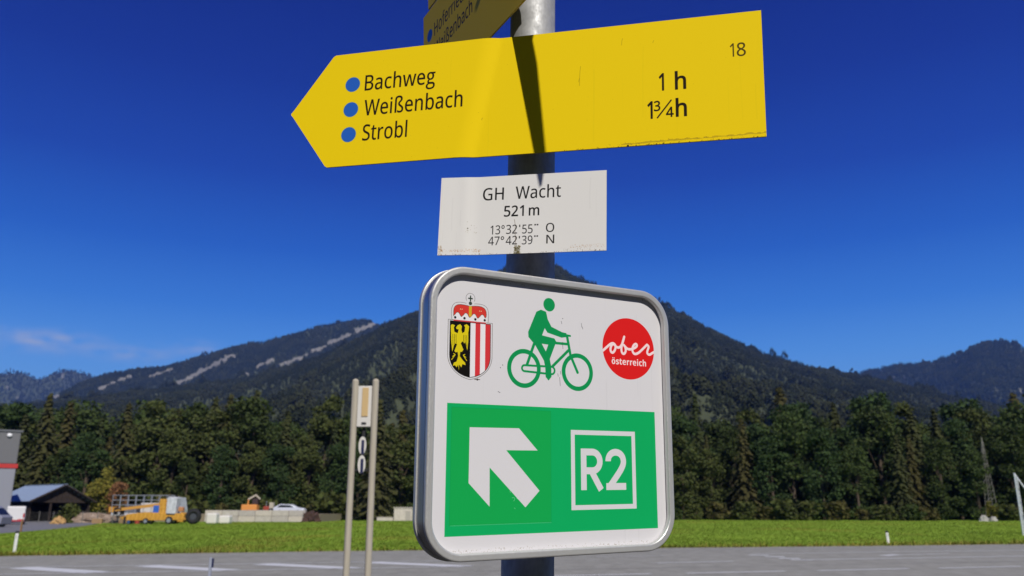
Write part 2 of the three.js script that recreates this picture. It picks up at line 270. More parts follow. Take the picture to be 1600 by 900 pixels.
{
  const r = rng(77); let count = 0;
  const rows = [[0, 4.6], [6, 5.6], [13, 6.6], [21, 7.5], [30, 8.5]];
  for (const [d, step] of rows) {
    for (let x = -128; x <= 128; x += step * (0.7 + 0.6 * r())) {
      const foot = x < -10 ? -151 - 0.02 * (x + 60) ** 2 * 0.1 : x < 30 ? -152 : x < 62 ? -153 + (x - 30) * 0.35 : -141 + (x - 62) * 0.12;
      const z = foot - d - r() * 4;
      if (Math.abs(x) > -z * 0.72 + 4) continue;
      if (x < -62 && z > -158) continue;
      const left = x < 0, p = r();
      const conifer = left ? p < 0.3 : p < 0.26;
      const sc = (conifer ? 0.74 + 0.42 * r() : 0.74 + 0.6 * r()) * (1 + d * 0.006) * (d === 0 ? 0.86 : 1);
      const side = left ? 'left' : 'right';
      if (conifer) tree('spruce_tree', `dark green spruce in the dense forest behind the ${side} meadow`, 'spruce', Math.floor(r() * 4), x, z, sc, 0.85 + 0.35 * r(), `forest spruces on the ${side}`);
      else tree('broadleaf_tree', `olive green leafy tree in the dense forest behind the ${side} meadow`, 'broad', Math.floor(r() * 4), x, z, sc, 0.85 + 0.4 * r(), `forest leafy trees on the ${side}`);
      count++;
    }
  }
  for (let x = 22; x < 92; x += 2.2 + 2.6 * r()) { const foot = x < 30 ? -149 : x < 62 ? -150 + (x - 30) * 0.35 : -138; if (x > 70 && x < 84 && r() < 0.5) continue; tree('bush', 'small bush in the ragged hedge along the right forest foot', 'bush', Math.floor(r() * 3), x, foot + r() * 2, 0.7 + 0.7 * r(), 1 + 0.5 * r(), 'bushes along the right forest foot'); }
  for (let x = -28; x < 22; x += 2.4 + 3 * r()) tree('bush', 'small bush along the forest foot behind the concrete hut', 'bush', Math.floor(r() * 3), x, -147 + r() * 2, 0.7 + 0.6 * r(), 1 + 0.5 * r(), 'bushes along the middle forest foot');
  for (let x = -60; x < -30; x += 2.6 + 3 * r()) tree('bush', 'leafy bush behind the yard machines', 'bush', Math.floor(r() * 3), x, -143 - r() * 2, 1.0 + 0.9 * r(), 1 + 0.4 * r(), 'bushes behind the yard');
  tree('golden_tree', 'yellow green small tree standing behind the shed', 'gold', 0, -66.5, -138.5, 1.0, 0.9);
  tree('rust_tree', 'rust orange autumn shrub beside the yellow green tree', 'gold', 1, -63.2, -137.5, 0.86, 0.9);
  tree('olive_bush', 'round olive bush in front of the dark shed gable', 'bush', 0, -57.8, -112, 1.0, 1.0);
  tree('yellow_bush', 'bright yellow green bush at the foot of the lattice mast', 'gold', 0, 76.2, -137, 0.36, 1.0);
  for (let k = 0; k < 16; k++) { const a = -1.5 + 3.0 * k / 15 + (r() - 0.5) * 0.1, d = 17 + 6 * r(); tree('roadside_tree', 'leafy tree in the row behind the viewer, outside the picture', 'broad', k, Math.sin(a) * d, 3 + Math.cos(a) * d, 0.66 + 0.1 * r(), 1.3, 'trees behind the viewer'); }
  // two tall dark trees that frame the post on the meadow side
  tree('tall_spruce', 'tall black green spruce behind the pair of beige posts', 'spruce', 2, -22.5, -142, 1.0, 1.25);
}
{ // the woods on the mountain sides: far too many to count
  const simple = (seed, conifer) => {
    const r = rng(seed), L = leafCloud();
    for (let i = 0; i < 34; i++) {
      const f = conifer ? Math.pow(r(), 0.8) : 0.12 + 0.86 * r(), a = r() * 6.283, R = conifer ? 0.24 * Math.pow(1 - f, 0.8) + 0.02 : 0.3 * Math.pow(Math.sin(Math.PI * (0.12 + 0.84 * f)), 0.6), q = R * (0.6 + 0.5 * r());
      const c = V(Math.cos(a) * q, f, Math.sin(a) * q), s = conifer ? 0.05 + 0.09 * (1 - f) : 0.11 + 0.05 * r(), k = 0.88 + 0.24 * r();
      const u = V(Math.cos(a) * 0.45 + (r() - 0.5) * 0.7, -0.8, Math.sin(a) * 0.45 + (r() - 0.5) * 0.7).normalize().multiplyScalar(s * 1.2), v = V(-Math.sin(a), (r() - 0.5) * 0.8, Math.cos(a)).normalize().multiplyScalar(s * 1.2);
      quad(L, c, u, v, V(Math.cos(a), 0.7, Math.sin(a)).normalize(), [k, k, k]);
    }
    return cloudGeo(L);
  };
  const geos = [simple(1, true), simple(2, true), simple(3, false), simple(4, false)];
  const spec = [['front', 230000, [-44, 44], [0.01, 1.03], 9.5, 'forest_on_mountain'], ['back', 90000, [-36, -4], [0.3, 1.03], 12, 'forest_on_cliff_ridge'], ['right', 42000, [15, 40], [0.3, 1.02], 17, 'forest_on_right_mountain'], ['left', 12000, [-40, -20], [0.5, 1.02], 20, 'forest_on_far_mountains']];
  const m4 = new THREE.Matrix4(), q = new THREE.Quaternion(), up = V(0, 1, 0), col = new THREE.Color();
  for (const [key, N, [a0, a1], [q0, q1], th, nm] of spec) {
    const M = massifs[key], r = rng(900 + N), lists = geos.map(() => []);
    for (let i = 0; i < N; i++) {
      const az = a0 + (a1 - a0) * r(), Ra = M.Rof(az), qq = Math.sqrt(q0 * q0 + (q1 * q1 - q0 * q0) * r()), rr = M.Rn + (Ra - M.Rn) * qq, h = M.height(az, rr);
      if (h < -1) continue;
      if (M.rock && rockiness(az, Math.atan2(h - 1.65, rr) / D2R) > -0.12) continue;
      const x = Math.sin(az * D2R) * rr, z = -Math.cos(az * D2R) * rr, stand = fbm(x * 0.006, z * 0.006, 3);
      if (key !== 'front' && fbm(az * 2.2, rr * 0.004 + 30, 4) > 0.40 && r() < 0.8) continue;
      lists[(stand + (r() - 0.5) * 0.5 > (key === 'front' ? 0.12 : 0.2) ? 2 : 0) + (r() < 0.5 ? 0 : 1)].push([x, h - 0.4, z, th * (0.65 + 0.6 * r()) * (key === 'front' ? 1 + 0.8 * Math.exp(-(rr - 215) / 260) : 1), r(), stand]);
    }
    lists.forEach((list, gi) => {
      const im = new THREE.InstancedMesh(geos[gi], leafMat, list.length); im.name = numbered(nm); im.castShadow = im.receiveShadow = true;
      list.forEach(([x, y, z, s, k, stand], i) => {
        q.setFromAxisAngle(up, k * 6.28); m4.compose(V(x, y, z), q, V(s * 1.15, s, s * 1.15)); im.setMatrixAt(i, m4);
        const w = 0.86 + 0.26 * ((k * 7.3) % 1) + 0.2 * stand; if (gi < 2) col.setRGB(0.036 * w, 0.046 * w, 0.023 * w); else col.setRGB(0.047 * w, 0.053 * w, 0.022 * w); im.setColorAt(i, col);
      });
      tag(im, { front: 'dark mixed forest covering the big mountain', back: 'dark forest covering the ridge with pale cliffs', right: 'bluish forest covering the far right mountain', left: 'hazy forest covering the far left mountains' }[key] + (gi < 2 ? ', conifers' : ', leafy stands') , 'forest', null, 'stuff');
      scene.add(im);
    });
  }
  // far meadow grass: short blades in tufts
  const r = rng(5150), L = leafCloud();
  for (let b = 0; b < 7; b++) { const a = r() * 6.28, w = 0.012 + 0.01 * r(), h = 0.6 + 0.6 * r(), bx = (r() - 0.5) * 0.5, bz = (r() - 0.5) * 0.5, k = 0.75 + 0.5 * r(), lx = (r() - 0.5) * 0.6, lz = (r() - 0.5) * 0.6; const P = [[bx - Math.cos(a) * w * 2, 0, bz - Math.sin(a) * w * 2], [bx + Math.cos(a) * w * 2, 0, bz + Math.sin(a) * w * 2], [bx + lx, h, bz + lz]]; for (const p of P) { L.p.push(...p); L.n.push(0, 1, 0); L.c.push(k, k, k); } }
  const tuft = cloudGeo(L), N = 90000, im = new THREE.InstancedMesh(tuft, bladeMat, N); let i = 0;
  while (i < N) {
    const u = r(), z = -(31 + 115 * u * u), x = (r() - 0.5) * 1.5 * -z * 0.95, t = x * E2[0] + z * E2[1];
    if (t < edgeFar(x * E1[0] + z * E1[1]) + 0.25 || (x < -36 && z < -60 && x < -36 + (-62 - z) * -0.33) ) continue;
    const s = (0.03 + 0.04 * r()) * (t < 36.6 ? 1.4 + 1.8 * r() : 1) * (1 + u); q.setFromAxisAngle(up, r() * 6.28); m4.compose(V(x, 0, z), q, V(s * 3.4, s, s * 3.4)); im.setMatrixAt(i, m4);
    const w = 1.0 + 0.16 * r() + 0.35 * fbm(x * 0.12, z * 0.05, 3), d = t < 36.8 ? 1.0 * r() : 0.3 * r() * r() + 0.5 * smooth(0.18, 0.5, fbm(x * 0.07 + 5, z * 0.03, 3)); col.setRGB((0.19 + 0.12 * d) * w, (0.29 - 0.05 * d) * w, 0.04 * w + 0.02 * d); im.setColorAt(i, col); i++;
  }
  im.name = 'meadow_grass'; im.castShadow = im.receiveShadow = true; tag(im, 'short green grass blades covering the meadow', 'grass', null, 'stuff'); scene.add(im);
}
console.log('landscape done');

// ---------------------------------------------------------------- the signpost
const galvTex = noiseTex(256, (u, v) => { const c = tileN(u, v, 10, 4) * 14 + tileN(u, v, 40, 9) * 10; return [168 + c, 169 + c, 171 + c]; });
galvTex.repeat.set(1, 12);
const galvRough = noiseTex(256, (u, v) => { const c = 172 + tileN(u, v, 14, 6) * 40 + tileN(u, v, 50, 2) * 30; return [c, c, c]; }, false); galvRough.repeat.set(1, 12);
const galv = std(0xffffff, 0.95, 0.4, { map: galvTex, roughnessMap: galvRough });
const alu = std(lin(0.62, 0.62, 0.63), 0.36, 0.95);
const aluScr = noiseTex(256, (u, v) => { const c = 165 + tileN(u, v, 30, 6) * 45 + tileN(u, v, 80, 2) * 30; return [c, c, c]; }, false); aluScr.repeat.set(14, 14);
const frameAlu = std(lin(0.62, 0.62, 0.61), 0.62, 0.55, { roughnessMap: aluScr });
const darkSteel = std(srgb(60, 62, 66), 0.5, 0.7);
const poleX = (y) => 0.0177 * 1.03 + (y - 1.589) * 0.0147, POLE_Z = -1.02;
{
  const p = thing('signpost_pole', 'round galvanised steel pole carrying all the near signs', 'pole', [poleX(0), 0, POLE_Z]);
  part(p, 'tube', bar([0, 0, 0], [poleX(2.86) - poleX(0), 2.86, 0], 0.031, 48), galv);
  part(p, 'cap', bar([poleX(2.86) - poleX(0), 2.86, 0], [poleX(2.87) - poleX(0), 2.872, 0], 0.032, 32, 0.027), darkSteel);
  part(p, 'base_plate', join([new THREE.CylinderGeometry(0.11, 0.12, 0.03, 24).translate(0, 0.015, 0), new THREE.CylinderGeometry(0.04, 0.045, 0.06, 24).translate(0, 0.05, 0)]), galv);
}
// a thin sheet with a printed front: the outline is given by its top and bottom edge over x (metres), zf bends it
function sheet(x0, x1, top, bot, nx, ny, zf, thick) {
  const F = { p: [], uv: [], i: [] }, ymax = Math.max(...Array.from({ length: 60 }, (_, k) => top(x0 + (x1 - x0) * k / 59))), ymin = Math.min(...Array.from({ length: 60 }, (_, k) => bot(x0 + (x1 - x0) * k / 59)));
  const B = { p: [], i: [] }, G = [];
  for (let i = 0; i <= nx; i++) { const x = x0 + (x1 - x0) * i / nx; for (let j = 0; j <= ny; j++) { const y = bot(x) + (top(x) - bot(x)) * j / ny; G.push([x, y, zf(x, y)]); } }
  for (const [x, y, z] of G) { F.p.push(x, y, z); F.uv.push((x - x0) / (x1 - x0), (y - ymin) / (ymax - ymin)); }
  const id = (i, j) => i * (ny + 1) + j;
  for (let i = 0; i < nx; i++) for (let j = 0; j < ny; j++) F.i.push(id(i, j), id(i + 1, j), id(i, j + 1), id(i + 1, j), id(i + 1, j + 1), id(i, j + 1));
  const N = G.length; for (const [x, y, z] of G) B.p.push(x, y, z - 0.0003); for (const [x, y, z] of G) B.p.push(x, y, z - thick);
  for (let i = 0; i < nx; i++) for (let j = 0; j < ny; j++) B.i.push(N + id(i, j), N + id(i, j + 1), N + id(i + 1, j), N + id(i + 1, j), N + id(i, j + 1), N + id(i + 1, j + 1));
  const side = (a, b) => B.i.push(a, N + a, b, b, N + a, N + b);
  for (let i = 0; i < nx; i++) { side(id(i, 0), id(i + 1, 0)); side(id(i + 1, ny), id(i, ny)); }
  for (let j = 0; j < ny; j++) { side(id(0, j + 1), id(0, j)); side(id(nx, j), id(nx, j + 1)); }
  const face = new THREE.BufferGeometry(); face.setAttribute('position', new THREE.Float32BufferAttribute(F.p, 3)); face.setAttribute('uv', new THREE.Float32BufferAttribute(F.uv, 2)); face.setIndex(F.i); face.computeVertexNormals();
  let body = new THREE.BufferGeometry(); body.setAttribute('position', new THREE.Float32BufferAttribute(B.p, 3)); body.setIndex(B.i); body = body.toNonIndexed(); body.computeVertexNormals();
  return { face, body };
}
function print(x0, x1, y0, y1, k, draw) {            // drawing in millimetres, y up
  const cv = document.createElement('canvas'); cv.width = Math.round((x1 - x0) * k); cv.height = Math.round((y1 - y0) * k);
  const c = cv.getContext('2d'); c.setTransform(k, 0, 0, -k, -x0 * k, y1 * k); draw(c);
  const t = new THREE.CanvasTexture(cv); t.colorSpace = THREE.SRGBColorSpace; t.magFilter = THREE.LinearFilter; t.anisotropy = 16; return t;
}
function text(c, str, xa, xb, base, cap, { bold = false, weight = 0, color } = {}) {
  c.save(); if (color) { c.fillStyle = color; c.strokeStyle = color; }
  c.font = `${bold ? 'bold ' : ''}100px sans-serif`; const m = c.measureText(str), l = -m.actualBoundingBoxLeft, w = m.actualBoundingBoxRight - l;
  const sx = (xb - xa) / w, sy = cap / 71.4; c.transform(sx, 0, 0, -sy, xa - l * sx, base);
  c.textBaseline = 'alphabetic'; c.textAlign = 'left'; c.fillText(str, 0, 0); if (weight) { c.lineWidth = weight; c.lineJoin = 'round'; c.strokeText(str, 0, 0); } c.restore();
}
const disc = (c, x, y, r, col) => { c.fillStyle = col; c.beginPath(); c.arc(x, y, r, 0, 7); c.fill(); };
const poly = (c, pts, col, close = true) => { c.beginPath(); pts.forEach(([x, y], i) => (i ? c.lineTo(x, y) : c.moveTo(x, y))); if (close) c.closePath(); if (col) { c.fillStyle = col; c.fill(); } };
function smoothPath(c, pts) { c.beginPath(); c.moveTo(...pts[0]); for (let i = 1; i < pts.length - 1; i++) { const a = pts[i], b = pts[i + 1]; c.quadraticCurveTo(a[0], a[1], (a[0] + b[0]) / 2, (a[1] + b[1]) / 2); } c.lineTo(...pts[pts.length - 1]); }
function grime(c, r, n, x0, x1, y0, y1, col, smin, smax) { for (let i = 0; i < n; i++) { c.globalAlpha = 0.15 + 0.5 * r(); c.fillStyle = col; c.beginPath(); c.ellipse(x0 + (x1 - x0) * r(), y0 + (y1 - y0) * r(), smin + (smax - smin) * r() * r(), (smin + (smax - smin) * r() * r()) * 0.6, r() * 3, 0, 7); c.fill(); } c.globalAlpha = 1; }
function wear(c, r, x0, x1, y0, y1, col, n) { c.strokeStyle = col; c.lineCap = 'round'; for (let i = 0; i < n; i++) { let x = x0 + (x1 - x0) * r(), y = y0 + (y1 - y0) * r(); const l = (y1 - y0) * (0.1 + 0.5 * r()); c.lineWidth = 0.4 + 2.2 * r() * r(); c.beginPath(); c.moveTo(x, y); for (let k = 0; k < 6; k++) { x += (r() - 0.5) * 0.8; y -= l / 6; c.lineTo(x, y); } c.stroke(); } }   // faint run marks left by rain
function clampPair(parent, heights, back, axisDist, dx = 0) {   // band round the pole and the rail that the sheet is fixed to
  for (const y of heights) {
    const ring = new THREE.Shape(); ring.absarc(0, 0, 0.0355, 0, Math.PI * 2); const hole = new THREE.Path(); hole.absarc(0, 0, 0.0309, 0, Math.PI * 2, true); ring.holes.push(hole);
    const g = new THREE.ExtrudeGeometry(ring, { depth: 0.018, bevelEnabled: false, curveSegments: 24 }).rotateX(Math.PI / 2).translate(dx, y + 0.009, -axisDist);
    part(parent, 'clamp', join([g, box(0.046, 0.018, Math.max(0.003, axisDist - 0.0345 - back), dx, y, -(axisDist - 0.0345 + back) / 2)]), galv);
  }
}
const printMat = (map, rough = 0.42) => new THREE.MeshPhysicalMaterial({ map, roughness: rough, metalness: 0, specularIntensity: 0.3 });
const INK = '#20160c';
// ---- yellow hiking sign pointing left
{
  const g = thing('yellow_trail_sign', 'bright yellow arrow sign pointing left with three blue dots', 'trail sign', [0.02595, 2.1529, -0.94]);
  g.rotation.order = 'YXZ'; g.rotation.set(1.55 * D2R, -14.37 * D2R, -2.02 * D2R);
  const x0 = -0.3339, x1 = 0.2762, xt = -0.2758, H = 0.0802;
  const lim = (x) => (x < xt ? H * Math.max(0.012, (x - x0) / (xt - x0)) : H);
  const zf = (x, y) => { const s = x - (-0.0575 + (y / 0.16) * 0.03); if (s > 0) return 0; const q = -s / 0.026, e = 0.0064; return q < 1 ? e * (q - 0.5 * Math.max(0, q - 0.35) ** 2 / 0.65) : e * (1 - 0.5 * 0.65) * Math.max(0, 1 - (-s - 0.026) / 0.27); };
  const { face, body } = sheet(x0, x1, lim, (x) => -lim(x), 183, 24, zf, 0.0024);
  const r = rng(31), map = print(-333.9, 276.2, -80.2, 80.2, 3.35, (c) => {
    c.fillStyle = 'rgb(242,210,6)'; c.fillRect(-340, -90, 640, 180); wear(c, r, -334, 276, -80, 80, 'rgba(120,96,10,0.03)', 14);
    for (const [x, y] of [[-245.8, 34.7], [-245.8, -1.2], [-246.3, -36.6]]) { disc(c, x, y, 10.9, '#8fa27a'); disc(c, x, y, 10.2, 'rgb(36,96,192)'); }
    const o = { color: INK, weight: 1.5 };
    text(c, 'Bachweg', -228, -129.2, 24, 22, o); text(c, 'Weißenbach', -226.4, -90.6, -11.8, 22, o); text(c, 'Strobl', -226.2, -164, -46.6, 22, o);
    const b = { color: INK, weight: 3.5 };
    text(c, '1', 155.6, 161.2, -11.7, 22, b); text(c, 'h', 174.6, 187, -11.9, 22, b); text(c, '1', 141.6, 147.4, -46.8, 22, b); text(c, 'h', 175, 187.2, -46.9, 22, b);
    text(c, '3', 149.4, 156.6, -37.6, 12.5, { color: INK, weight: 4 }); text(c, '4', 163.6, 172.2, -46.6, 12.5, { color: INK, weight: 4 });
    c.strokeStyle = INK; c.lineWidth = 1.7; c.beginPath(); c.moveTo(153.2, -46.6); c.lineTo(169.5, -25.4); c.stroke();
    text(c, '1', 239, 243.6, 23.6, 17, { color: '#4a3d10', weight: 1 }); text(c, '8', 246.8, 257, 23.4, 17, { color: '#4a3d10', weight: 1 });
    c.fillStyle = 'rgba(150,122,40,0.45)'; for (let x = 110; x < 276; x += 2) c.fillRect(x, -78 + 0.9 * fbm(x * 0.05, 3) + (x - 110) * 0.012, 2.1, 1.6 + 1.2 * n2(x * 0.1, 9)); grime(c, r, 150, 90, 276, -80, -74.5, '#6a5826', 0.2, 1.1); grime(c, r, 60, 40, 276, -80.2, -79, '#2a2010', 0.3, 1.8); grime(c, r, 70, -270, 276, -80, 80, '#7a6410', 0.2, 0.7);
    c.strokeStyle = 'rgba(90,76,20,0.45)'; c.lineWidth = 0.5; for (const [x, y, l] of [[60, 30, 26], [59, 14, 5], [-64, -28, 3], [150, 55, 3], [112, 62, 9]]) { c.beginPath(); c.moveTo(x, y); c.quadraticCurveTo(x - 1.4, y - l / 2, x - 1, y - l); c.stroke(); }
    disc(c, 118, -79.6, 1.3, '#1a1408');
  });
  part(g, 'printed_face', face, printMat(map, 0.8));
  part(g, 'metal_sheet', body, std(srgb(190, 168, 40), 0.5));
  clampPair(g, [0.055, 0.0], 0.0034, 0.0743, 0.007);
}
// ---- white place name plate
{
  const g = thing('place_name_plate', 'small bent white plate with place name, height and coordinates', 'place sign', [0.0117, 1.9962, -0.948]);
  g.rotation.order = 'YXZ'; g.rotation.set(0.1 * D2R, -12.6 * D2R, -1.84 * D2R);
  const { face, body } = sheet(-0.1025, 0.1025, () => 0.0502, () => -0.0502, 82, 16, (x) => (x < -0.052 ? 0.0048 * ((-0.052 - x) / 0.045) ** 1.3 * (x < -0.075 ? 1 - 0.25 * (-0.075 - x) / 0.0275 : 1) : 0) + 0.0007 * Math.exp(-(((x + 0.07) / 0.008) ** 2)), 0.0015);
  const r = rng(32), map = print(-102.5, 102.5, -50.2, 50.2, 6, (c) => {
    c.fillStyle = 'rgb(222,221,218)'; c.fillRect(-110, -60, 220, 120); wear(c, r, -102, 102, -40, 50, 'rgba(110,100,80,0.035)', 12);
    const o = { color: '#1b1a1a', weight: 1 };
    text(c, 'GH', -49.3, -23, 19.3, 15.6, o); text(c, 'Wacht', -8.2, 47.6, 19.2, 15.8, o);
    text(c, '521', -21.9, 2.4, -2.7, 13.2, { color: '#1b1a1a', weight: 3 }); text(c, 'm', 8.8, 21.4, -2.7, 13, { color: '#1b1a1a', weight: 3 });
    const q = { color: '#232222', weight: 0.5 };
    text(c, '13°', -38.2, -20.6, -25, 11, q); text(c, '32', -18.6, -5, -25, 11, q); text(c, '55', 1.2, 14, -25.2, 11, q); text(c, 'O', 30.2, 40.4, -24.6, 11, q);
    text(c, '47°', -40.4, -20.8, -38.6, 10.6, q); text(c, '42', -18.6, -4.6, -38.6, 10.6, q); text(c, '39', 1.2, 14.2, -38.9, 10.6, q); text(c, 'N', 30.8, 40.6, -39, 10.6, q);
    c.fillStyle = '#232222'; for (const y of [-14, -28.3]) { c.fillRect(-2.6, y - 3, 1.3, 3); c.fillRect(16, y - 1.8, 1.9, 1.8); c.fillRect(18.9, y - 1.8, 1.9, 1.8); }
    grime(c, r, 140, -8, -1, -50, -40, '#4b4016', 0.2, 2.4); grime(c, r, 60, -7, -2, -50, -42, '#2c2a18', 0.2, 1.6);
    c.strokeStyle = 'rgba(90,70,50,0.55)'; c.lineWidth = 0.6; c.beginPath(); c.moveTo(-9, -7); c.quadraticCurveTo(-7, -14, -7.6, -22); c.quadraticCurveTo(-7, -30, -6, -40); c.stroke();
    grime(c, r, 160, -102, -50, -46.5, -42.5, '#b98d66', 0.2, 1.5); grime(c, r, 90, 60, 102, -45.5, -41.5, '#a9825e', 0.2, 1.4); grime(c, r, 90, -102.5, 102.5, -50.2, -48.8, '#3a3226', 0.2, 1.4); grime(c, r, 46, -102.5, -97, -50, -38, '#8d6a44', 0.3, 1.6); grime(c, r, 40, 50, 90, -49.5, -46.5, '#6b6152', 0.2, 1.2); grime(c, r, 18, -70, -55, -24, -8, '#a79f8c', 0.4, 1.4); disc(c, -66.5, -16.5, 0.9, '#77746c'); grime(c, r, 60, -100, 100, -48, 48, '#9a958a', 0.1, 0.5);
  });
  part(g, 'printed_face', face, printMat(map, 0.36));
  part(g, 'metal_sheet', body, std(srgb(150, 148, 144), 0.5, 0.3));
  clampPair(g, [0.022], 0.0022, 0.0722, 0.006);
}
// ---- framed bicycle route sign
{
  const g = thing('bicycle_route_sign', 'framed white and green bicycle route sign with crest and arrow', 'route sign', [0.05378, 1.75415, -0.93]);
  g.rotation.order = 'YXZ'; g.rotation.set(2.755 * D2R, 29.92 * D2R, 1.23 * D2R);
  const rr = (w, h, r, P = new THREE.Shape()) => { const x = w / 2, y = h / 2; P.moveTo(-x + r, -y); P.lineTo(x - r, -y); P.absarc(x - r, -y + r, r, -Math.PI / 2, 0); P.lineTo(x, y - r); P.absarc(x - r, y - r, r, 0, Math.PI / 2); P.lineTo(-x + r, y); P.absarc(-x + r, y - r, r, Math.PI / 2, Math.PI); P.lineTo(-x, -y + r); P.absarc(-x + r, -y + r, r, Math.PI, Math.PI * 1.5); return P; };
  const OW = 0.3213, OH = 0.3054, bev = 0.002;
  const ring = rr(OW - 2 * bev, OH - 2 * bev, 0.040); ring.holes.push(rr(OW - 0.0122, OH - 0.0122, 0.0362, new THREE.Path()));
  const fr = new THREE.ExtrudeGeometry(ring, { depth: 0.003, bevelEnabled: true, bevelThickness: 0.002, bevelSize: bev, bevelSegments: 4, curveSegments: 20 }).translate(0, 0, -0.005);
  part(g, 'frame', fr, frameAlu);
  const band = rr(OW - 0.0006, OH - 0.0006, 0.0419); band.holes.push(rr(OW - 0.0118, OH - 0.0118, 0.0364, new THREE.Path()));
  part(g, 'side_band', new THREE.ExtrudeGeometry(band, { depth: 0.0157, bevelEnabled: false, curveSegments: 20 }).translate(0, 0, -0.0227), std(lin(0.36, 0.36, 0.37), 0.34, 0.95));
  const groove = rr(OW + 0.0016, OH + 0.0016, 0.0428); groove.holes.push(rr(OW - 0.004, OH - 0.004, 0.040, new THREE.Path()));
  part(g, 'rear_rim', new THREE.ExtrudeGeometry(groove, { depth: 0.004, bevelEnabled: true, bevelThickness: 0.0008, bevelSize: 0.0006, bevelSegments: 2, curveSegments: 20 }).translate(0, 0, -0.0275), frameAlu);
  part(g, 'back_plate', new THREE.ExtrudeGeometry(rr(OW - 0.014, OH - 0.014, 0.035), { depth: 0.0015, bevelEnabled: false, curveSegments: 20 }).translate(0, 0, -0.0195), alu);
  const W = 309, Hh = 293, face = new THREE.ShapeGeometry(rr(W / 1000, Hh / 1000, 0.0345), 20).translate(0, 0, -0.0074), p = face.attributes.position, uv = face.attributes.uv;
  for (let i = 0; i < p.count; i++) uv.setXY(i, p.getX(i) * 1000 / W + 0.5, p.getY(i) * 1000 / Hh + 0.5);
  const r = rng(33), GREEN = 'rgb(12,142,78)', white = 'rgb(210,209,213)';
  const map = print(-W / 2, W / 2, -Hh / 2, Hh / 2, 6.6, (c) => {
    c.fillStyle = white; c.fillRect(-160, -150, 320, 300); wear(c, r, -150, 150, -100, 145, 'rgba(90,90,90,0.04)', 16); c.translate(4.84, 0.64); c.scale(1.0095, 1.0095);
    c.fillStyle = 'rgb(12,167,92)'; c.fillRect(-139.2, -127.4, 273, 133.2);
    c.fillStyle = 'rgb(18,163,77)'; c.fillRect(-134, -117, 121.4, 118.6);
    c.strokeStyle = 'rgba(120,210,160,0.65)'; c.lineWidth = 0.7; c.beginPath(); c.moveTo(-133, -117); c.lineTo(-12.6, -117); c.stroke(); c.lineWidth = 0.35; c.strokeStyle = 'rgba(10,120,60,0.5)'; c.strokeRect(-134, -117, 121.4, 118.6);
    poly(c, [[-112.8, -18.4], [-53.2, -18], [-29.7, -41.2], [-68.8, -41.4], [-27.4, -83.7], [-45, -100.6], [-88.6, -59.4], [-88.2, -99.1], [-113.1, -75.1]], white);
    c.strokeStyle = white; c.lineWidth = 5.2; c.strokeRect(16.3, -102.2, 84.6, 81.6);
    { // R2 in plain strokes of even width
      c.lineWidth = 7.6; c.lineCap = 'butt'; c.lineJoin = 'miter'; c.beginPath(); c.moveTo(30.6, -83.6); c.lineTo(30.6, -42); c.lineTo(42.5, -42); c.arc(42.5, -52.3, 10.3, Math.PI / 2, -Math.PI / 2, true); c.lineTo(30.6, -62.6); c.stroke();
      c.beginPath(); c.moveTo(40.5, -62); c.lineTo(54.2, -83.6); c.stroke();
      c.beginPath(); c.moveTo(64.3, -52); c.bezierCurveTo(64.3, -38.4, 86, -38.4, 86, -52.4); c.bezierCurveTo(86, -58, 80, -64.5, 66.2, -79.9); c.stroke(); c.beginPath(); c.moveTo(61.2, -80); c.lineTo(89.2, -80); c.stroke(); poly(c, [[61.2, -83.8], [61.2, -79], [66, -75], [72, -80]], white);
    }
    c.strokeStyle = 'rgba(190,235,205,0.5)'; c.lineWidth = 0.5; for (const [x, y] of [[-62, -84], [-60, -92], [-57, -100], [-54, -90]]) { c.beginPath(); c.arc(x, y, 1.8, r() * 6, r() * 6 + 2.4); c.stroke(); }
    // cyclist
    c.strokeStyle = GREEN; c.lineCap = 'round'; c.lineJoin = 'round';
    c.lineWidth = 5; for (const [x, y] of [[-47, 47], [23.6, 47]]) { c.beginPath(); c.arc(x, y, 18.9, 0, 7); c.stroke(); }
    disc(c, -14.2, 121.3, 7.7, GREEN);
    const body = [[-30.8, 111.3], [-25.2, 114], [-18.8, 112.4], [-16.6, 104], [-11.6, 95.8], [3, 90.7], [8.5, 90.1], [8.1, 86.4], [2.2, 85.4], [-16.4, 89.6], [-20.3, 94.9], [-24.5, 85.1], [-7.6, 82.7], [-5.5, 79.7], [-14.2, 59.3], [-12.3, 51.2], [-12, 39.8], [-15.4, 36], [-18.7, 39.4], [-19.2, 50.1], [-21, 57.5], [-32.4, 74.2], [-41, 82.4], [-41.4, 87.8]];
    poly(c, body, GREEN); c.lineWidth = 1; c.stroke(); poly(c, [[-24.2, 76], [-15.6, 75.6], [-18.8, 67.6]], white);
    const line = (pts, w, cap = 'butt') => { c.lineWidth = w; c.lineCap = cap; c.strokeStyle = GREEN; poly(c, pts, null, false); c.stroke(); };
    line([[-34, 75.5], [-43.6, 50.6]], 3.4); line([[-6.8, 78.2], [10.3, 78.1]], 3); line([[9.6, 87.8], [14.3, 65.3], [23.7, 46.6]], 3.3, 'round'); line([[4.7, 88.4], [14, 87.8]], 2.3, 'round'); line([[11.9, 71.3], [-10.2, 51.4]], 3.3); line([[-46.5, 50.5], [-11.5, 51]], 2.3); line([[-46.5, 44], [-11.5, 42.6]], 2.3);
    c.lineWidth = 2.3; c.beginPath(); c.arc(-46.5, 47.25, 3.25, Math.PI / 2, -Math.PI / 2); c.stroke(); c.beginPath(); c.arc(-11.5, 46.8, 4.2, -Math.PI / 2, Math.PI / 2); c.stroke();
    // red disc with lettering
    c.fillStyle = 'rgb(214,30,30)'; c.beginPath(); c.ellipse(97.4, 79.2, 38.2, 36.6, 0, 0, 7); c.fill();
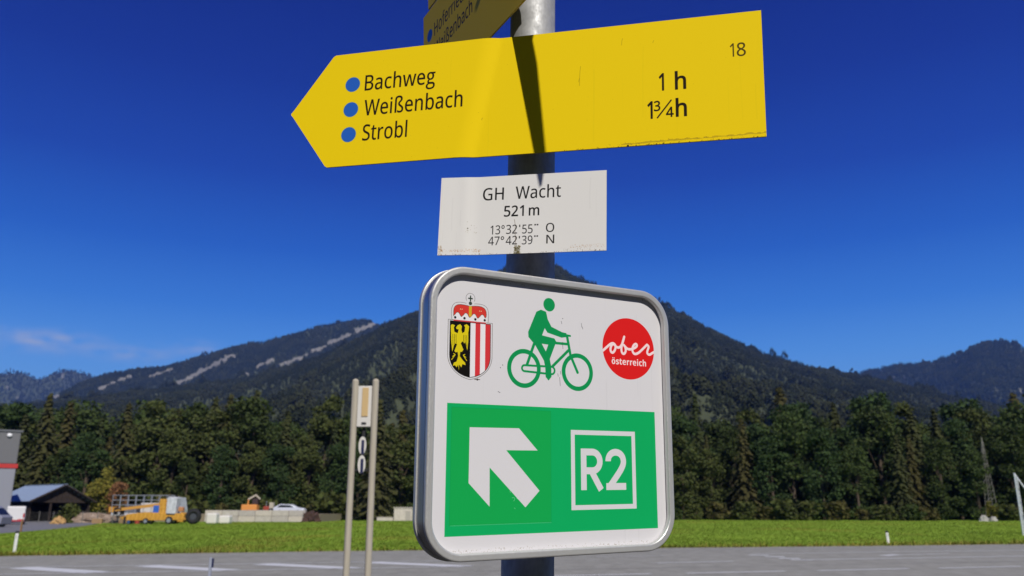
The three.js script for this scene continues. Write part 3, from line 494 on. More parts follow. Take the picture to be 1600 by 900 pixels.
    c.save(); c.beginPath(); c.ellipse(97.4, 79.2, 38.2, 36.6, 0, 0, 7); c.clip(); c.strokeStyle = 'rgb(238,214,216)'; c.lineWidth = 3; c.lineCap = 'round'; c.lineJoin = 'round';
    smoothPath(c, [[56, 72], [60.3, 74.6], [69.6, 82.4], [74.6, 84.6], [78.6, 81.6], [77.4, 76], [73.4, 72], [70.2, 75], [71.4, 80.6], [75, 84], [79.5, 79.4], [84.6, 79.6], [88.6, 85], [91.2, 93]]); c.stroke();
    smoothPath(c, [[91.2, 93], [88.6, 86.4], [86.4, 79.4], [87, 73.6], [90.4, 72], [93.4, 76], [92.4, 81], [90.4, 83]]); c.stroke(); smoothPath(c, [[92.2, 81.4], [95, 78.8], [99.4, 78.4], [106.4, 80.4], [110.6, 83.6], [108.6, 86.4], [104, 83.4], [102.4, 77.4], [105.4, 73], [111.6, 74.6], [118.6, 80.4], [125.2, 86]]); c.stroke(); smoothPath(c, [[125.2, 86], [128.6, 84.6], [126.2, 80], [124.8, 76], [128, 73.6], [133, 76.4], [138, 79]]); c.stroke(); c.restore();
    text(c, 'österreich', 72, 123, 59.6, 7.4, { bold: true, color: 'rgb(238,216,218)' });
    // coat of arms: outline, crown, shield halves
    const shield = (k) => { c.beginPath(); c.moveTo(-137.8 - k, 92 + k * 0.6); c.lineTo(-89.3 + k, 92 + k * 0.6); c.lineTo(-89.3 + k, 57); c.bezierCurveTo(-89.3 + k, 44, -98, 35.5 - k, -113.5, 33.4 - k); c.bezierCurveTo(-129, 35.5 - k, -137.8 - k, 44, -137.8 - k, 57); c.closePath(); };
    c.strokeStyle = '#56564e'; c.lineWidth = 0.5; shield(2.2); c.stroke(); shield(0); c.fillStyle = 'rgb(226,224,228)'; c.fill(); c.save(); c.clip(); c.fillStyle = '#0f0d0a'; c.fillRect(-140, 30, 26.4, 64); c.fillStyle = 'rgb(206,52,58)'; c.fillRect(-107.6, 30, 5.9, 64); c.fillRect(-95.6, 30, 8, 64); c.restore(); c.strokeStyle = '#1a1814'; c.lineWidth = 0.6; shield(0); c.stroke();
    const eagle = [[-137.1, 87.1], [-135.3, 88.4], [-132.1, 87.5], [-133.3, 85.1], [-132.6, 80.6], [-128.8, 79.2], [-127.6, 83.3], [-130.2, 83.7], [-130.8, 85.1], [-129, 87.8], [-125.9, 89.2], [-123.9, 87.1], [-124.5, 83], [-123.2, 79.7], [-120.7, 81.6], [-120.1, 86.3], [-121.4, 88.4], [-118.3, 89.9], [-115.3, 87.8], [-116.2, 80.8], [-116, 71.7], [-117.1, 61.4], [-119.2, 70.3], [-121.1, 69], [-123, 71.2], [-124.8, 68.7], [-121.6, 62.2], [-123.4, 59.8], [-125.3, 59.6], [-125.8, 55.1], [-122, 50.8], [-119.4, 48.7], [-118.7, 46], [-122.5, 46.9], [-123.7, 43.4], [-126.2, 46.1], [-126.5, 39.9], [-127.5, 46], [-129.3, 43.1], [-131.2, 45.2], [-133.7, 44.5], [-132.5, 47.9], [-129.4, 49.2], [-127.7, 55], [-128.4, 59.4], [-130.9, 58.7], [-132.2, 60.3], [-129.2, 67.3], [-131.1, 68.3], [-132.9, 65.9], [-134.6, 59], [-136.1, 70.1], [-136.6, 79.2]];
    poly(c, eagle, 'rgb(214,196,22)'); c.strokeStyle = '#15120a'; c.lineWidth = 0.4; for (const x of [-134.4, -132.4, -130.6, -121.8, -120, -118]) { c.beginPath(); c.moveTo(x, 78); c.lineTo(x + 0.4, 66); c.stroke(); }
    c.strokeStyle = 'rgb(214,196,22)'; c.lineWidth = 0.8; for (const s of [-1, 1]) for (const k of [0, 1, 2]) { c.beginPath(); c.moveTo(-126.4 + s * 4.5, 56.5); c.lineTo(-126.4 + s * (7 + k), 57.5 - k * 3.4); c.stroke(); }
    c.fillStyle = 'rgb(226,224,228)'; c.beginPath(); c.moveTo(-134, 92.6); c.lineTo(-134, 101); c.lineTo(-94.6, 101.4); c.lineTo(-94.6, 92.6); c.closePath(); c.fill();
    c.fillStyle = 'rgb(206,56,48)'; c.beginPath(); c.moveTo(-134, 101); c.bezierCurveTo(-134.6, 111, -128, 111.6, -114.2, 109.6); c.bezierCurveTo(-101, 111.8, -94, 111, -94.6, 101); for (let k = 0; k < 4; k++) { const a = -94.6 - k * 9.85; c.quadraticCurveTo(a - 1, 96.8, a - 2.4, 99.6); c.quadraticCurveTo(a - 5, 104, a - 7.6, 99.8); c.lineTo(a - 9.85, 97.6); } c.closePath(); c.fill(); c.strokeStyle = '#4a3a20'; c.lineWidth = 0.45; c.stroke();
    c.fillStyle = 'rgb(206,166,40)'; c.fillRect(-115.9, 98.4, 3.4, 11.4); disc(c, -114.2, 112.8, 2, '#38443c'); c.fillRect(-114.9, 115, 1.5, 6.4); c.fillRect(-117, 117.4, 5.6, 1.5); for (const x of [-132, -121, -108, -96.6]) disc(c, x, 96, 1.4, '#16181c'); for (const x of [-126, -124, -103, -101]) disc(c, x, 105.5, 0.5, '#e8d9a0');
    c.fillStyle = 'rgb(196,66,70)'; c.fillRect(-134, 92.2, 39, 1.4); c.strokeStyle = '#56564e'; c.lineWidth = 0.4; c.beginPath(); c.arc(-114.2, 118.4, 5.4, -0.6, 3.74); c.stroke(); c.beginPath(); c.moveTo(-119, 112.4); c.bezierCurveTo(-136, 115, -138, 108, -136, 94); c.moveTo(-109.6, 112.6); c.bezierCurveTo(-92, 115, -91, 108, -92.4, 94); c.stroke(); disc(c, -104.6, 31.6, 1.1, '#4a4038'); c.lineWidth = 0.7; c.strokeStyle = '#4a4038'; c.beginPath(); c.moveTo(-108, 31.6); c.lineTo(-101.4, 31.8); c.stroke();
    // scratches and specks
    c.strokeStyle = 'rgba(70,70,76,0.75)'; c.lineWidth = 0.55; for (const [x, y, l] of [[29.6, 104, 5], [31, 100, 3], [2, 104, 3.4], [-3.2, 44, 3.4], [-0.6, 40, 10], [0.2, 47, 4], [3.4, 80, 8]]) { c.beginPath(); c.moveTo(x, y); c.lineTo(x + 0.7, y - l); c.stroke(); }
    for (const [x, y] of [[-76.6, 46], [-74, 49], [-79, 20], [-77.4, 19.4], [-82, 137], [4, 107]]) disc(c, x, y, 0.55, '#5c5c60');
    grime(c, r, 260, -140, 140, -144.8, -140.6, '#8b8272', 0.2, 1.5); grime(c, r, 120, -140, 140, 139, 145, '#6c675c', 0.2, 1.2); grime(c, r, 110, -150, 150, -140, 140, '#a3a2a0', 0.1, 0.45);
  });
  part(g, 'printed_face', face, printMat(map, 0.45));
  clampPair(g, [0.075, -0.075], 0.0275, 0.0945, 0.0148);
}
// ---- two upper signs seen from below on their shaded side
{
  const d = V(0.47565, 0.00964, 0.87958).normalize(), u = V(-0.042, 0.9989, -0.0045), m = d.clone().cross(u).normalize(); u.copy(m.clone().cross(d)).normalize();
  const P0 = V(-0.01652, 2.26244, -0.96614), base = new THREE.Matrix4().makeBasis(d, u, m);
  const make = (label, x0, xe, y0, withText) => {
    const g = thing('upper_trail_sign', label, 'trail sign', [0, 0, 0], 0, 'shaded upper trail signs'); g.position.copy(P0); g.quaternion.setFromRotationMatrix(base);
    const tipL = 0.057, lim = (x) => (x > xe ? 0.08 * Math.max(0.012, 1 - (x - xe) / tipL) : 0.08);
    const { face, body } = sheet(x0, xe + tipL, (x) => y0 + 0.08 + lim(x), (x) => y0 + 0.08 - lim(x), 90, 6, () => 0, 0.0022);
    const map = print(x0 * 1000, (xe + tipL) * 1000, y0 * 1000, y0 * 1000 + 160, 3, (c) => {
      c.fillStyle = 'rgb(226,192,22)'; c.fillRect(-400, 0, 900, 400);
      if (withText) { const o = { color: INK, weight: 1.5 }; disc(c, -230, 114.5, 10.2, 'rgb(36,96,192)'); disc(c, -230, 79, 10.2, 'rgb(36,96,192)'); text(c, 'Hoferried', -212, -106, 104, 22, o); text(c, 'Weißenbach', -212, -78, 68.5, 22, o); }
    });
    part(g, 'printed_face', face, printMat(map, 0.45)); part(g, 'metal_sheet', body, std(srgb(190, 168, 40), 0.5));
    const bolt = new THREE.CylinderGeometry(0.006, 0.006, 0.006, 6).rotateX(Math.PI / 2);
    for (const y of [y0 + 0.125]) part(g, 'bolt', bolt.clone().translate(0, y, 0.003), darkSteel);
    for (const y of [y0 + 0.06, y0 + 0.12]) { const px = 0.0, w = 0.064 - 0.03; part(g, 'clamp', box(0.05, 0.018, w, px, y, -0.0024 - w / 2), galv); }
  };
  make('shaded trail sign lettered Hoferried and Weißenbach, above the yellow arrow', -0.255, 0.309, 0, true);
  make('shaded trail sign cut by the top edge, topmost on the pole', -0.235, 0.272, 0.164, false);
}

// ---------------------------------------------------------------- posts and markers by the road
{
  const beige = std(0xffffff, 0.8, 0, { map: noiseTex(128, (u, v) => { const c = tileN(u, v, 6, 3) * 16 + tileN(u, v, 30, 8) * 10; return [170 + c, 163 + c, 147 + c]; }) });
  const white = std(srgb(206, 204, 198), 0.6), cream = std(srgb(196, 168, 118), 0.7), navy = std(srgb(22, 30, 74), 0.5), dark = std(srgb(30, 32, 36), 0.6);
  const g = thing('route_marker_frame', 'pair of tall beige posts holding a cream panel and two ovals', 'sign frame', [-1.59, 0, -9]);
  for (const [x0, x1] of [[-0.112, -0.11], [0.112, 0.11]]) { const p = part(g, 'post', bar([x0, 0, 0], [x1, 3.0, 0], 0.035, 20), beige); part(p, 'post_cap', new THREE.SphereGeometry(0.035, 16, 8, 0, Math.PI * 2, 0, Math.PI / 2).scale(1, 0.9, 1).translate(x1, 3.0, 0), beige); }
  part(g, 'panel', rbox(0.15, 0.44, 0.05, 0.008, 0, 2.73, -0.002), white); part(g, 'cream_field', rbox(0.068, 0.31, 0.012, 0.004, 0.008, 2.775, 0.026), cream); part(g, 'cross_bar', rbox(0.19, 0.03, 0.03, 0.006, 0, 2.935, -0.01), beige); part(g, 'cross_bar', rbox(0.19, 0.02, 0.02, 0.004, 0, 2.63, -0.03), beige);
  part(g, 'small_plate', box(0.05, 0.022, 0.004, 0.004, 2.548, 0.0265), dark);
  part(g, 'hanger_bar', box(0.03, 0.52, 0.02, 0, 2.27, -0.03), dark); part(g, 'hanger_bar', box(0.19, 0.02, 0.018, 0, 2.06, -0.042), dark);
  for (const y of [2.315, 2.118]) { const o = new THREE.Shape(); o.absellipse(0, 0, 0.038, 0.092, 0, Math.PI * 2); const b = part(g, 'oval_badge', new THREE.ExtrudeGeometry(o, { depth: 0.012, bevelEnabled: true, bevelSize: 0.003, bevelThickness: 0.003, bevelSegments: 2, curveSegments: 20 }).translate(-0.006, y, -0.018), white); part(b, 'navy_stripe', rbox(0.03, 0.15, 0.008, 0.002, 0.0, y - 0.016, 0.001), navy); }
  const s = thing('marker_stake', 'thin grey stake with blue reflector at the near road side', 'stake', [-4.135, 0, -12]);
  part(s, 'stake', rbox(0.036, 1.02, 0.03, 0.006, 0, 0.51, 0), std(srgb(150, 156, 172), 0.6)); part(s, 'reflector', rbox(0.02, 0.12, 0.034, 0.004, 0.03, 0.95, 0), navy);
  const prof = new THREE.Shape(); prof.moveTo(-0.06, -0.04); prof.quadraticCurveTo(0, -0.06, 0.06, -0.04); prof.lineTo(0.03, 0.04); prof.quadraticCurveTo(0, 0.055, -0.03, 0.04); prof.closePath();
  const delin = (x, z, h, lean, label) => {
    const t = thing('roadside_delineator', label, 'road marker', [x, 0, z], 0, 'white roadside delineator posts'); t.rotation.z = lean;
    part(t, 'post', new THREE.ExtrudeGeometry(prof, { depth: h - 0.07, bevelEnabled: false }).rotateX(-Math.PI / 2), std(srgb(214, 214, 210), 0.55)); part(t, 'black_cap', new THREE.ExtrudeGeometry(prof, { depth: 0.07, bevelEnabled: true, bevelSize: 0.004, bevelThickness: 0.006, bevelSegments: 1 }).rotateX(-Math.PI / 2).translate(0, h - 0.064, 0), dark);
    part(t, 'reflector', box(0.03, 0.12, 0.004, 0, h - 0.2, 0.0525), std(srgb(170, 172, 176), 0.3));
  };
  delin(-19.05, -33.4, 0.86, -0.01, 'white delineator post at the left road edge near the yard');
  delin(18.35, -42.4, 0.66, 0.05, 'white delineator post on the right road edge before the meadow');
}
{ // sports goal at the right frame edge
  const g = thing('ball_net_frame', 'white tubular goal frame with dark netting at the right edge', 'goal', [34.2, 0, -58]), w = std(srgb(212, 214, 218), 0.4, 0.1), nb = std(srgb(34, 44, 66), 0.8);
  const far = [3.82, -6.24], side = [1.7, 1.05];
  for (const [x, z] of [[0, 0], far]) { part(g, 'upright', bar([x, 0, z], [x, 4.05, z], 0.055, 10), w); part(g, 'stay', bar([x, 4.05, z], [x + side[0], 0.04, z + side[1]], 0.045, 10), w); }
  part(g, 'crossbar', bar([0, 4.05, 0], [far[0], 4.05, far[1]], 0.05, 10), w); part(g, 'ground_bar', bar([side[0], 0.05, side[1]], [far[0] + side[0], 0.05, far[1] + side[1]], 0.04, 8), w);
  const net = []; for (let i = 1; i < 30; i++) { const x = far[0] * i / 30, z = far[1] * i / 30; net.push(bar([x, 4.0, z], [x + side[0], 0.08, z + side[1]], 0.012, 4)); } for (let j = 1; j < 20; j++) { const k = j / 20; net.push(bar([side[0] * k, 4.05 - 4 * k, side[1] * k], [far[0] + side[0] * k, 4.05 - 4 * k, far[1] + side[1] * k], 0.012, 4)); }
  const n = part(g, 'net', join(net), nb); n.userData.kind = 'stuff';
}
{ // lattice mast
  const g = thing('lattice_mast', 'slim grey lattice mast in front of the right forest', 'mast', [78, 0, -140]), m = std(srgb(128, 125, 118), 0.8, 0.1), H = 12.6, W = (y) => 0.62 * (1 - y / H) + 0.09;
  for (const [a, b] of [[-1, -1], [1, -1], [-1, 1], [1, 1]]) part(g, 'leg', bar([a * W(0), 0, b * W(0)], [a * W(H), H, b * W(H)], 0.045, 5), m);
  for (let y = 0.6; y < H - 0.6; y += 1.1) { const l = []; for (const s of [-1, 1]) { l.push(bar([-W(y), y, s * W(y)], [W(y + 1), y + 1, s * W(y + 1)], 0.028, 4), bar([s * W(y), y, -W(y)], [s * W(y + 1), y + 1, W(y + 1)], 0.028, 4)); } part(g, 'brace', join(l), m); }
  part(g, 'tip', bar([0, H - 0.1, 0], [0, H + 0.8, 0], 0.09, 6, 0.04), m);
}
// ---------------------------------------------------------------- hall, shed and yard things on the left
{
  const g = thing('grey_hall', 'tall grey clad hall with a red stripe at the left edge', 'hall', [-65.3, 0, -112], 0.58); g.scale.set(1.2, 1.2, 0.75);
  const hall = new THREE.Matrix4().makeTranslation(-12, 0, -11.1);
  const low = std(srgb(132, 134, 142), 0.6, 0.1), up = std(srgb(102, 102, 104), 0.65, 0.1), red = std(srgb(176, 40, 36), 0.6), trim = std(srgb(88, 90, 94), 0.6), glass = std(srgb(40, 48, 58), 0.15);
  part(g, 'core_wall', box(23.8, 9.7, 21.8, 0, 4.85, 0), trim);
  for (let i = 0; i < 12; i++) { part(g, 'lower_panel', box(1.96, 5.8, 0.06, -11 + i * 2, 2.95, 10.95), low); part(g, 'upper_panel', box(1.96, 3.5, 0.06, -11 + i * 2, 8.1, 10.95), up); }
  for (let i = 0; i < 11; i++) { part(g, 'lower_panel', box(0.06, 5.8, 1.96, 11.95, 2.95, 10 - i * 2), low); part(g, 'upper_panel', box(0.06, 3.5, 1.96, 11.95, 8.1, 10 - i * 2), up); }
  part(g, 'red_stripe', join([box(24.24, 0.46, 0.16, 0, 6.05, 11.04), box(0.16, 0.46, 21.8, 12.04, 6.05, 0)]), red); part(g, 'roof_edge', box(24.3, 0.22, 22.3, 0, 9.84, 0), trim);
  const lamp = part(g, 'wall_lamp', new THREE.SphereGeometry(0.26, 14, 10).scale(1, 0.8, 0.8).translate(10.9, 9.35, 11.2), std(srgb(226, 226, 228), 0.4)); part(lamp, 'lamp_arm', bar([10.9, 9.35, 10.9], [10.9, 9.35, 11.2], 0.06, 6), trim);
  const door = part(g, 'roller_door', box(4, 4.2, 0.1, -4, 2.1, 11.02), std(srgb(120, 124, 132), 0.5)); for (let k = 0; k < 7; k++) part(door, 'door_slat', box(3.9, 0.52, 0.05, -4, 0.35 + k * 0.6, 11.09), std(srgb(134, 138, 146), 0.5)); part(g, 'window', box(2.4, 1.2, 0.08, 3, 3.6, 11.02), glass);
  for (const c of g.children) c.applyMatrix4(hall);
}
{
  const g = thing('timber_shed', 'dark open timber shed with pale blue metal roof', 'shed', [-69.0, 0, -131.7], 0.95);
  const wood = std(0xffffff, 0.9, 0, { map: noiseTex(128, (u, v) => { const c = tileN(u, v, 8, 3) * 16; return [44 + c, 34 + c * 0.8, 29 + c * 0.7]; }) }), roof = std(srgb(150, 166, 190), 0.42, 0.25), hw = 4.6, ey = 3.05, ry = 5.35, len = 12;
  // gable faces +z (towards the road), ridge runs back along -z
  for (const x of [-hw + 0.15, -1.5, 1.5, hw - 0.15]) part(g, 'post', box(0.24, Math.abs(x) > 2 ? 3.1 : 4.5, 0.24, x, Math.abs(x) > 2 ? 1.55 : 2.25, -0.3), wood);
  for (let k = 0; k < 12; k++) { const x = -hw + 0.38 + k * 0.765, t = ry - Math.abs(x) / hw * (ry - ey) - 0.12; part(g, 'gable_board', box(0.73, t - 2.75, 0.05, x, 2.75 + (t - 2.75) / 2, -0.12), wood); }
  part(g, 'side_wall', box(0.1, ey, len - 1, -hw + 0.1, ey / 2, -len / 2 - 0.3), wood); part(g, 'side_wall', box(0.1, ey, len - 1, hw - 0.1, ey / 2, -len / 2 - 0.3), wood); part(g, 'rear_wall', box(hw * 2 - 0.3, ey, 0.1, 0, ey / 2, -len + 0.2), wood); part(g, 'half_wall', box(3.2, 1.5, 0.08, 3, 0.75, -0.28), wood);
  for (const s of [-1, 1]) {
    const a = Math.atan2(ry - ey, hw), L = Math.hypot(hw, ry - ey) + 0.55, sl = part(g, 'roof_slope', box(L, 0.07, len + 1, 0, 0, 0), roof); sl.position.set(s * (L / 2) * Math.cos(a), ry - (L / 2) * Math.sin(a) + 0.1, -len / 2 + 0.2); sl.rotation.z = -s * a;
    const ribs = []; for (let k = 0; k < 25; k++) ribs.push(box(L - 0.02, 0.035, 0.04, 0, 0.05, -len / 2 - 0.4 + k * 0.5)); const rb = part(sl, 'roof_ribs', join(ribs), roof);
    part(g, 'verge_board', bar([0, ry + 0.02, 0.62], [s * (hw + 0.45), ey - 0.22, 0.66], 0.17, 4), wood);
  }
  part(g, 'ridge_cap', box(0.4, 0.05, len + 1, 0, ry + 0.18, -len / 2 + 0.2), roof);
}
const tyreM = std(srgb(26, 26, 28), 0.85), rimM = std(srgb(170, 172, 176), 0.4, 0.6), glassM = std(srgb(30, 36, 44), 0.12), blackM = std(srgb(24, 25, 28), 0.7);
function wheel(parent, x, y, z, r, w) { const t = part(parent, 'wheel', new THREE.TorusGeometry(r * 0.74, r * 0.27, 8, 20).scale(1, 1, w / (r * 0.54)), tyreM, [x, y, z]); part(t, 'rim', new THREE.CylinderGeometry(r * 0.56, r * 0.56, w * 0.8, 16).rotateX(Math.PI / 2), rimM); return t; }
function prof(pts, depth, bev = 0.05) { const s = new THREE.Shape(pts.map(([x, y]) => new THREE.Vector2(x, y))); return new THREE.ExtrudeGeometry(s, { depth: depth - 2 * bev, bevelEnabled: true, bevelSize: bev, bevelThickness: bev, bevelSegments: 2 }).translate(0, 0, -depth / 2 + bev); }
function van(name, label, x, z, turn, color, tail) {
  const g = thing(name, label, 'van', [x, 0, z], turn), p = std(color, 0.35, 0.1);
  part(g, 'body', prof([[-2.45, 0.38], [2.4, 0.38], [2.5, 0.95], [2.25, 1.12], [1.45, 1.85], [1.2, 2.0], [-2.35, 2.05], [-2.5, 1.9]], 1.86), p);
  for (const s of [-1, 1]) { part(g, 'side_window', prof([[0.2, 1.2], [1.75, 1.2], [1.3, 1.72], [0.2, 1.76]], 0.03, 0.005).translate(0, 0, s * 0.935), glassM); part(g, 'headlight', rbox(0.06, 0.2, 0.3, 0.02, 2.5, 0.88, s * 0.68), rimM); part(g, 'tail_light', rbox(0.05, 0.5, 0.16, 0.02, -2.51, 1.05, s * 0.82), std(srgb(170, 24, 26), 0.35)); for (const xx of [-1.5, 1.6]) wheel(g, xx, 0.34, s * 0.86, 0.34, 0.22); }
  part(g, 'rear_window', rbox(0.04, 0.5, 1.4, 0.015, -2.5, 1.55, 0), tail ? p : glassM); part(g, 'windscreen', new THREE.BoxGeometry(0.03, 0.95, 1.6).rotateZ(0.83).translate(1.88, 1.52, 0), glassM); part(g, 'bumper', rbox(0.14, 0.28, 1.8, 0.04, -2.5, 0.5, 0), tail ? std(srgb(170, 60, 66), 0.5) : blackM); part(g, 'number_plate', box(0.02, 0.11, 0.5, -2.58, 0.62, 0), std(srgb(214, 214, 210), 0.5));
}
van('white_van', 'white van with red rear bumper parked by the shed', -59.1, -102.8, Math.PI / 2 + 0.5, srgb(216, 214, 212), true);
van('grey_van', 'silver grey van cut off by the left picture edge', -52.8, -86, 0, srgb(136, 138, 148), false);
{
  const s = thing('wooden_stake', 'slim brown wooden stake on the grass before the white van', 'stake', [-38.55, 0, -68]); part(s, 'shaft', box(0.1, 0.9, 0.1, 0, 0.45, 0), std(srgb(132, 98, 66), 0.9)); part(s, 'pointed_top', new THREE.ConeGeometry(0.07, 0.12, 4).rotateY(Math.PI / 4).translate(0, 0.96, 0), std(srgb(132, 98, 66), 0.9));
  const f = thing('wire_fence', 'thin wire fence with grey posts along the yard', 'fence', [0, 0, 0]), fm = std(srgb(120, 118, 112), 0.7, 0.3);
  const A = [-66, -117], B = [-46, -108]; const at = (t) => [A[0] + (B[0] - A[0]) * t, A[1] + (B[1] - A[1]) * t];
  for (let k = 0; k <= 8; k++) { const [x, z] = at(k / 8); part(f, 'post', bar([x, 0, z], [x, 1.5, z], 0.045, 6), fm); }
  for (let k = 0; k < 7; k++) { const y = 0.15 + k * 0.2; part(f, 'wire', bar([A[0], y, A[1]], [B[0], y, B[1]], 0.012, 4), fm); }
}
function heap(name, label, category, x, z, w, h, d, mat, seed, lumpy = 0.25) {
  const r = createNoise3D(rng(seed)), gm = new THREE.IcosahedronGeometry(1, 5), p = gm.attributes.position;
  for (let i = 0; i < p.count; i++) { const a = p.getX(i), b = p.getY(i), c = p.getZ(i), n = 1 + lumpy * r(a * 2, b * 2, c * 2) + lumpy * 0.5 * r(a * 6, b * 6, c * 6) + lumpy * 0.3 * r(a * 16, b * 16, c * 16), y = b > 0 ? Math.pow(b, 1.15) : b * 0.05; p.setXYZ(i, a * n * w / 2, Math.max(-0.05, y * n * h), c * n * d / 2); }
  gm.computeVertexNormals(); const t = thing(name, label, category, [x, 0, z]); part(t, 'heap', gm, mat); return t;
}
const rubbleMat = std(0xffffff, 0.95, 0, { map: noiseTex(128, (u, v) => { const c = tileN(u, v, 16, 3) * 30, f = (rand() - 0.5) * 60; return [138 + c + f, 120 + c + f, 104 + c + f]; }) });
heap('rubble_heap', 'low pinkish heap of rubble behind the wire fence', 'rubble heap', -57.2, -118, 8.5, 1.25, 4, rubbleMat, 61, 0.16); heap('rubble_mound', 'beige rubble mound left of the yellow lift', 'rubble heap', -50.8, -115, 6, 1.25, 4, rubbleMat, 62, 0.16); heap('sand_heap', 'small tan sand heap beside the white van', 'sand heap', -55.9, -106.5, 1.6, 0.85, 1.4, std(srgb(170, 136, 88), 0.95), 63);
{ // concrete block wall
  const g = thing('concrete_block_wall', 'low wall of pinkish grey concrete blocks behind the meadow', 'wall', [-44.4, 0, -125]), tones = [[176, 168, 160], [168, 160, 154], [184, 174, 164]].map((c) => std(0xffffff, 0.9, 0, { map: noiseTex(64, (u, v) => { const k = tileN(u, v, 6, c[0]) * 14; return c.map((q) => q + k); }) })), bg = new RoundedBoxGeometry(2.36, 0.8, 0.8, 1, 0.03), r = rng(64);
  for (let row = 0; row < 2; row++) for (let k = 0; k < 6; k++) { if (row && k > 5) continue; part(g, 'block', bg, tones[(k + row * 2) % 3], [1.2 + k * 2.42 + (row ? 0.02 : 0), 0.4 + row * 0.83, (r() - 0.5) * 0.08]); }
}
heap('timber_pile', 'dark reddish brown pile at the right end of the wall', 'pile', -28.9, -124, 2.4, 1.45, 2, std(srgb(70, 50, 44), 0.95), 65, 0.35);
{
  const g = thing('concrete_hut', 'small pale concrete box hut at the forest edge', 'hut', [-17.3, 0, -138]), c = std(0xffffff, 0.9, 0, { map: noiseTex(64, (u, v) => { const k = tileN(u, v, 5, 6) * 14; return [190 + k, 180 + k, 170 + k]; }) });
  part(g, 'body', rbox(2.9, 1.95, 2.4, 0.05, 0, 0.975, 0), c); part(g, 'roof_slab', rbox(3.1, 0.14, 2.6, 0.03, 0, 2.02, 0), c); part(g, 'door', box(0.8, 1.5, 0.06, 0.8, 0.78, 1.21), std(srgb(164, 156, 148), 0.7));
  const s = thing('concrete_slab', 'low concrete slab left of the concrete hut', 'slab', [-20.2, 0, -138]); part(s, 'slab_top', rbox(2.6, 0.5, 1.6, 0.05, 0, 0.25, 0), c); part(s, 'slab_edge', rbox(2.7, 0.08, 1.7, 0.02, 0, 0.54, 0), c);
}
{ // yellow boom lift
  const dirty = (r0, g0, b0, sd) => std(0xffffff, 0.6, 0, { map: noiseTex(64, (u, v) => { const k = tileN(u, v, 4, sd) * 26 + tileN(u, v, 14, sd + 3) * 22; return [r0 + k, g0 + k, b0 + k]; }) });
  const Y = dirty(190, 138, 46, 3), W = dirty(186, 188, 194, 8), blue = std(srgb(48, 92, 176), 0.5);
  const g = thing('yellow_boom_lift', 'yellow wheeled boom lift parked behind the meadow', 'boom lift', [-44, 0, -105]);
  part(g, 'chassis', prof([[-3.3, 0.75], [-2.4, 1.15], [-0.4, 1.35], [4.1, 1.2], [4.4, 0.55], [1.2, 0.5], [-2.8, 0.5]], 1.5), Y); part(g, 'turret', rbox(0.85, 1.9, 1.3, 0.08, 1.6, 2.0, 0), Y); part(g, 'boom', join([new THREE.BoxGeometry(5.6, 0.34, 0.4).rotateZ(0.12).translate(-1.1, 2.05, 0.2), new THREE.BoxGeometry(1.6, 0.26, 0.3).rotateZ(0.12).translate(-3.6, 1.7, 0.2)]), std(srgb(190, 138, 62), 0.5)); part(g, 'basket', join([box(0.9, 0.08, 1, -3.9, 1.15, 0), box(0.06, 0.7, 1, -4.3, 1.5, 0), box(0.06, 0.7, 1, -3.5, 1.5, 0), box(0.86, 0.08, 0.06, -3.9, 1.85, 0.47), box(0.86, 0.08, 0.06, -3.9, 1.5, 0.47)]), blackM);
  part(g, 'control_cabinet', rbox(0.7, 0.9, 1, 0.05, 0.85, 1.75, 0.2), blue); part(g, 'engine_cover', rbox(1.2, 2.1, 1.4, 0.08, 2.7, 2.05, 0.05), W); part(g, 'counterweight', prof([[3.55, 0.35], [4.2, 0.3], [4.35, 1.2], [3.9, 1.35]], 1.4), Y); part(g, 'hook_block', rbox(0.6, 0.55, 0.6, 0.1, 3.8, 1.75, 0.3), std(srgb(176, 120, 78), 0.6));
  for (const s of [-1, 1]) { wheel(g, -0.2, 0.36, s * 0.8, 0.36, 0.26); wheel(g, 2.6, 0.46, s * 0.8, 0.46, 0.3); part(g, 'outrigger', join([box(0.2, 0.9, 0.2, -2.7, 0.47, s * 0.9), box(0.5, 0.06, 0.5, -2.7, 0.04, s * 0.9)]), blackM); }
  const t = thing('flatbed_truck', 'white flatbed truck with silver rail cage behind the boom lift', 'truck', [-47.4, 0, -112]);
  part(t, 'bed', rbox(7.2, 0.3, 2.2, 0.04, -0.6, 1.15, 0), W); part(t, 'cab', prof([[3.1, 0.6], [4.7, 0.6], [4.75, 1.7], [4.4, 3.2], [3.1, 3.3]], 2.2), W); part(t, 'cab_window', box(1.0, 0.8, 0.03, 3.9, 2.5, 1.115), glassM); part(t, 'load', rbox(2.4, 1.2, 1.8, 0.1, 0.6, 1.95, 0), std(srgb(196, 188, 182), 0.7)); part(t, 'load', rbox(1.6, 0.9, 1.7, 0.1, -1.9, 1.8, 0), std(srgb(96, 100, 110), 0.7));
  for (const z of [-1.05, 1.05]) { for (const y of [2.3, 2.9, 3.5]) part(t, 'cage_rail', bar([-4.2, y, z], [3.0, y, z], 0.05, 6), rimM); for (let k = 0; k < 8; k++) part(t, 'cage_post', bar([-4.2 + k * 1.02, 1.3, z], [-4.2 + k * 1.02, 3.5, z], 0.045, 6), rimM); for (const x of [-2.9, -1.7, 3.6]) wheel(t, x, 0.48, z * 0.92, 0.48, 0.3); }
  part(t, 'frame_beam', rbox(8, 0.3, 0.9, 0.03, 0.2, 0.82, 0), blackM); part(t, 'jib_hook', rbox(0.7, 0.7, 0.7, 0.1, -4.3, 1.7, 0.6), Y);
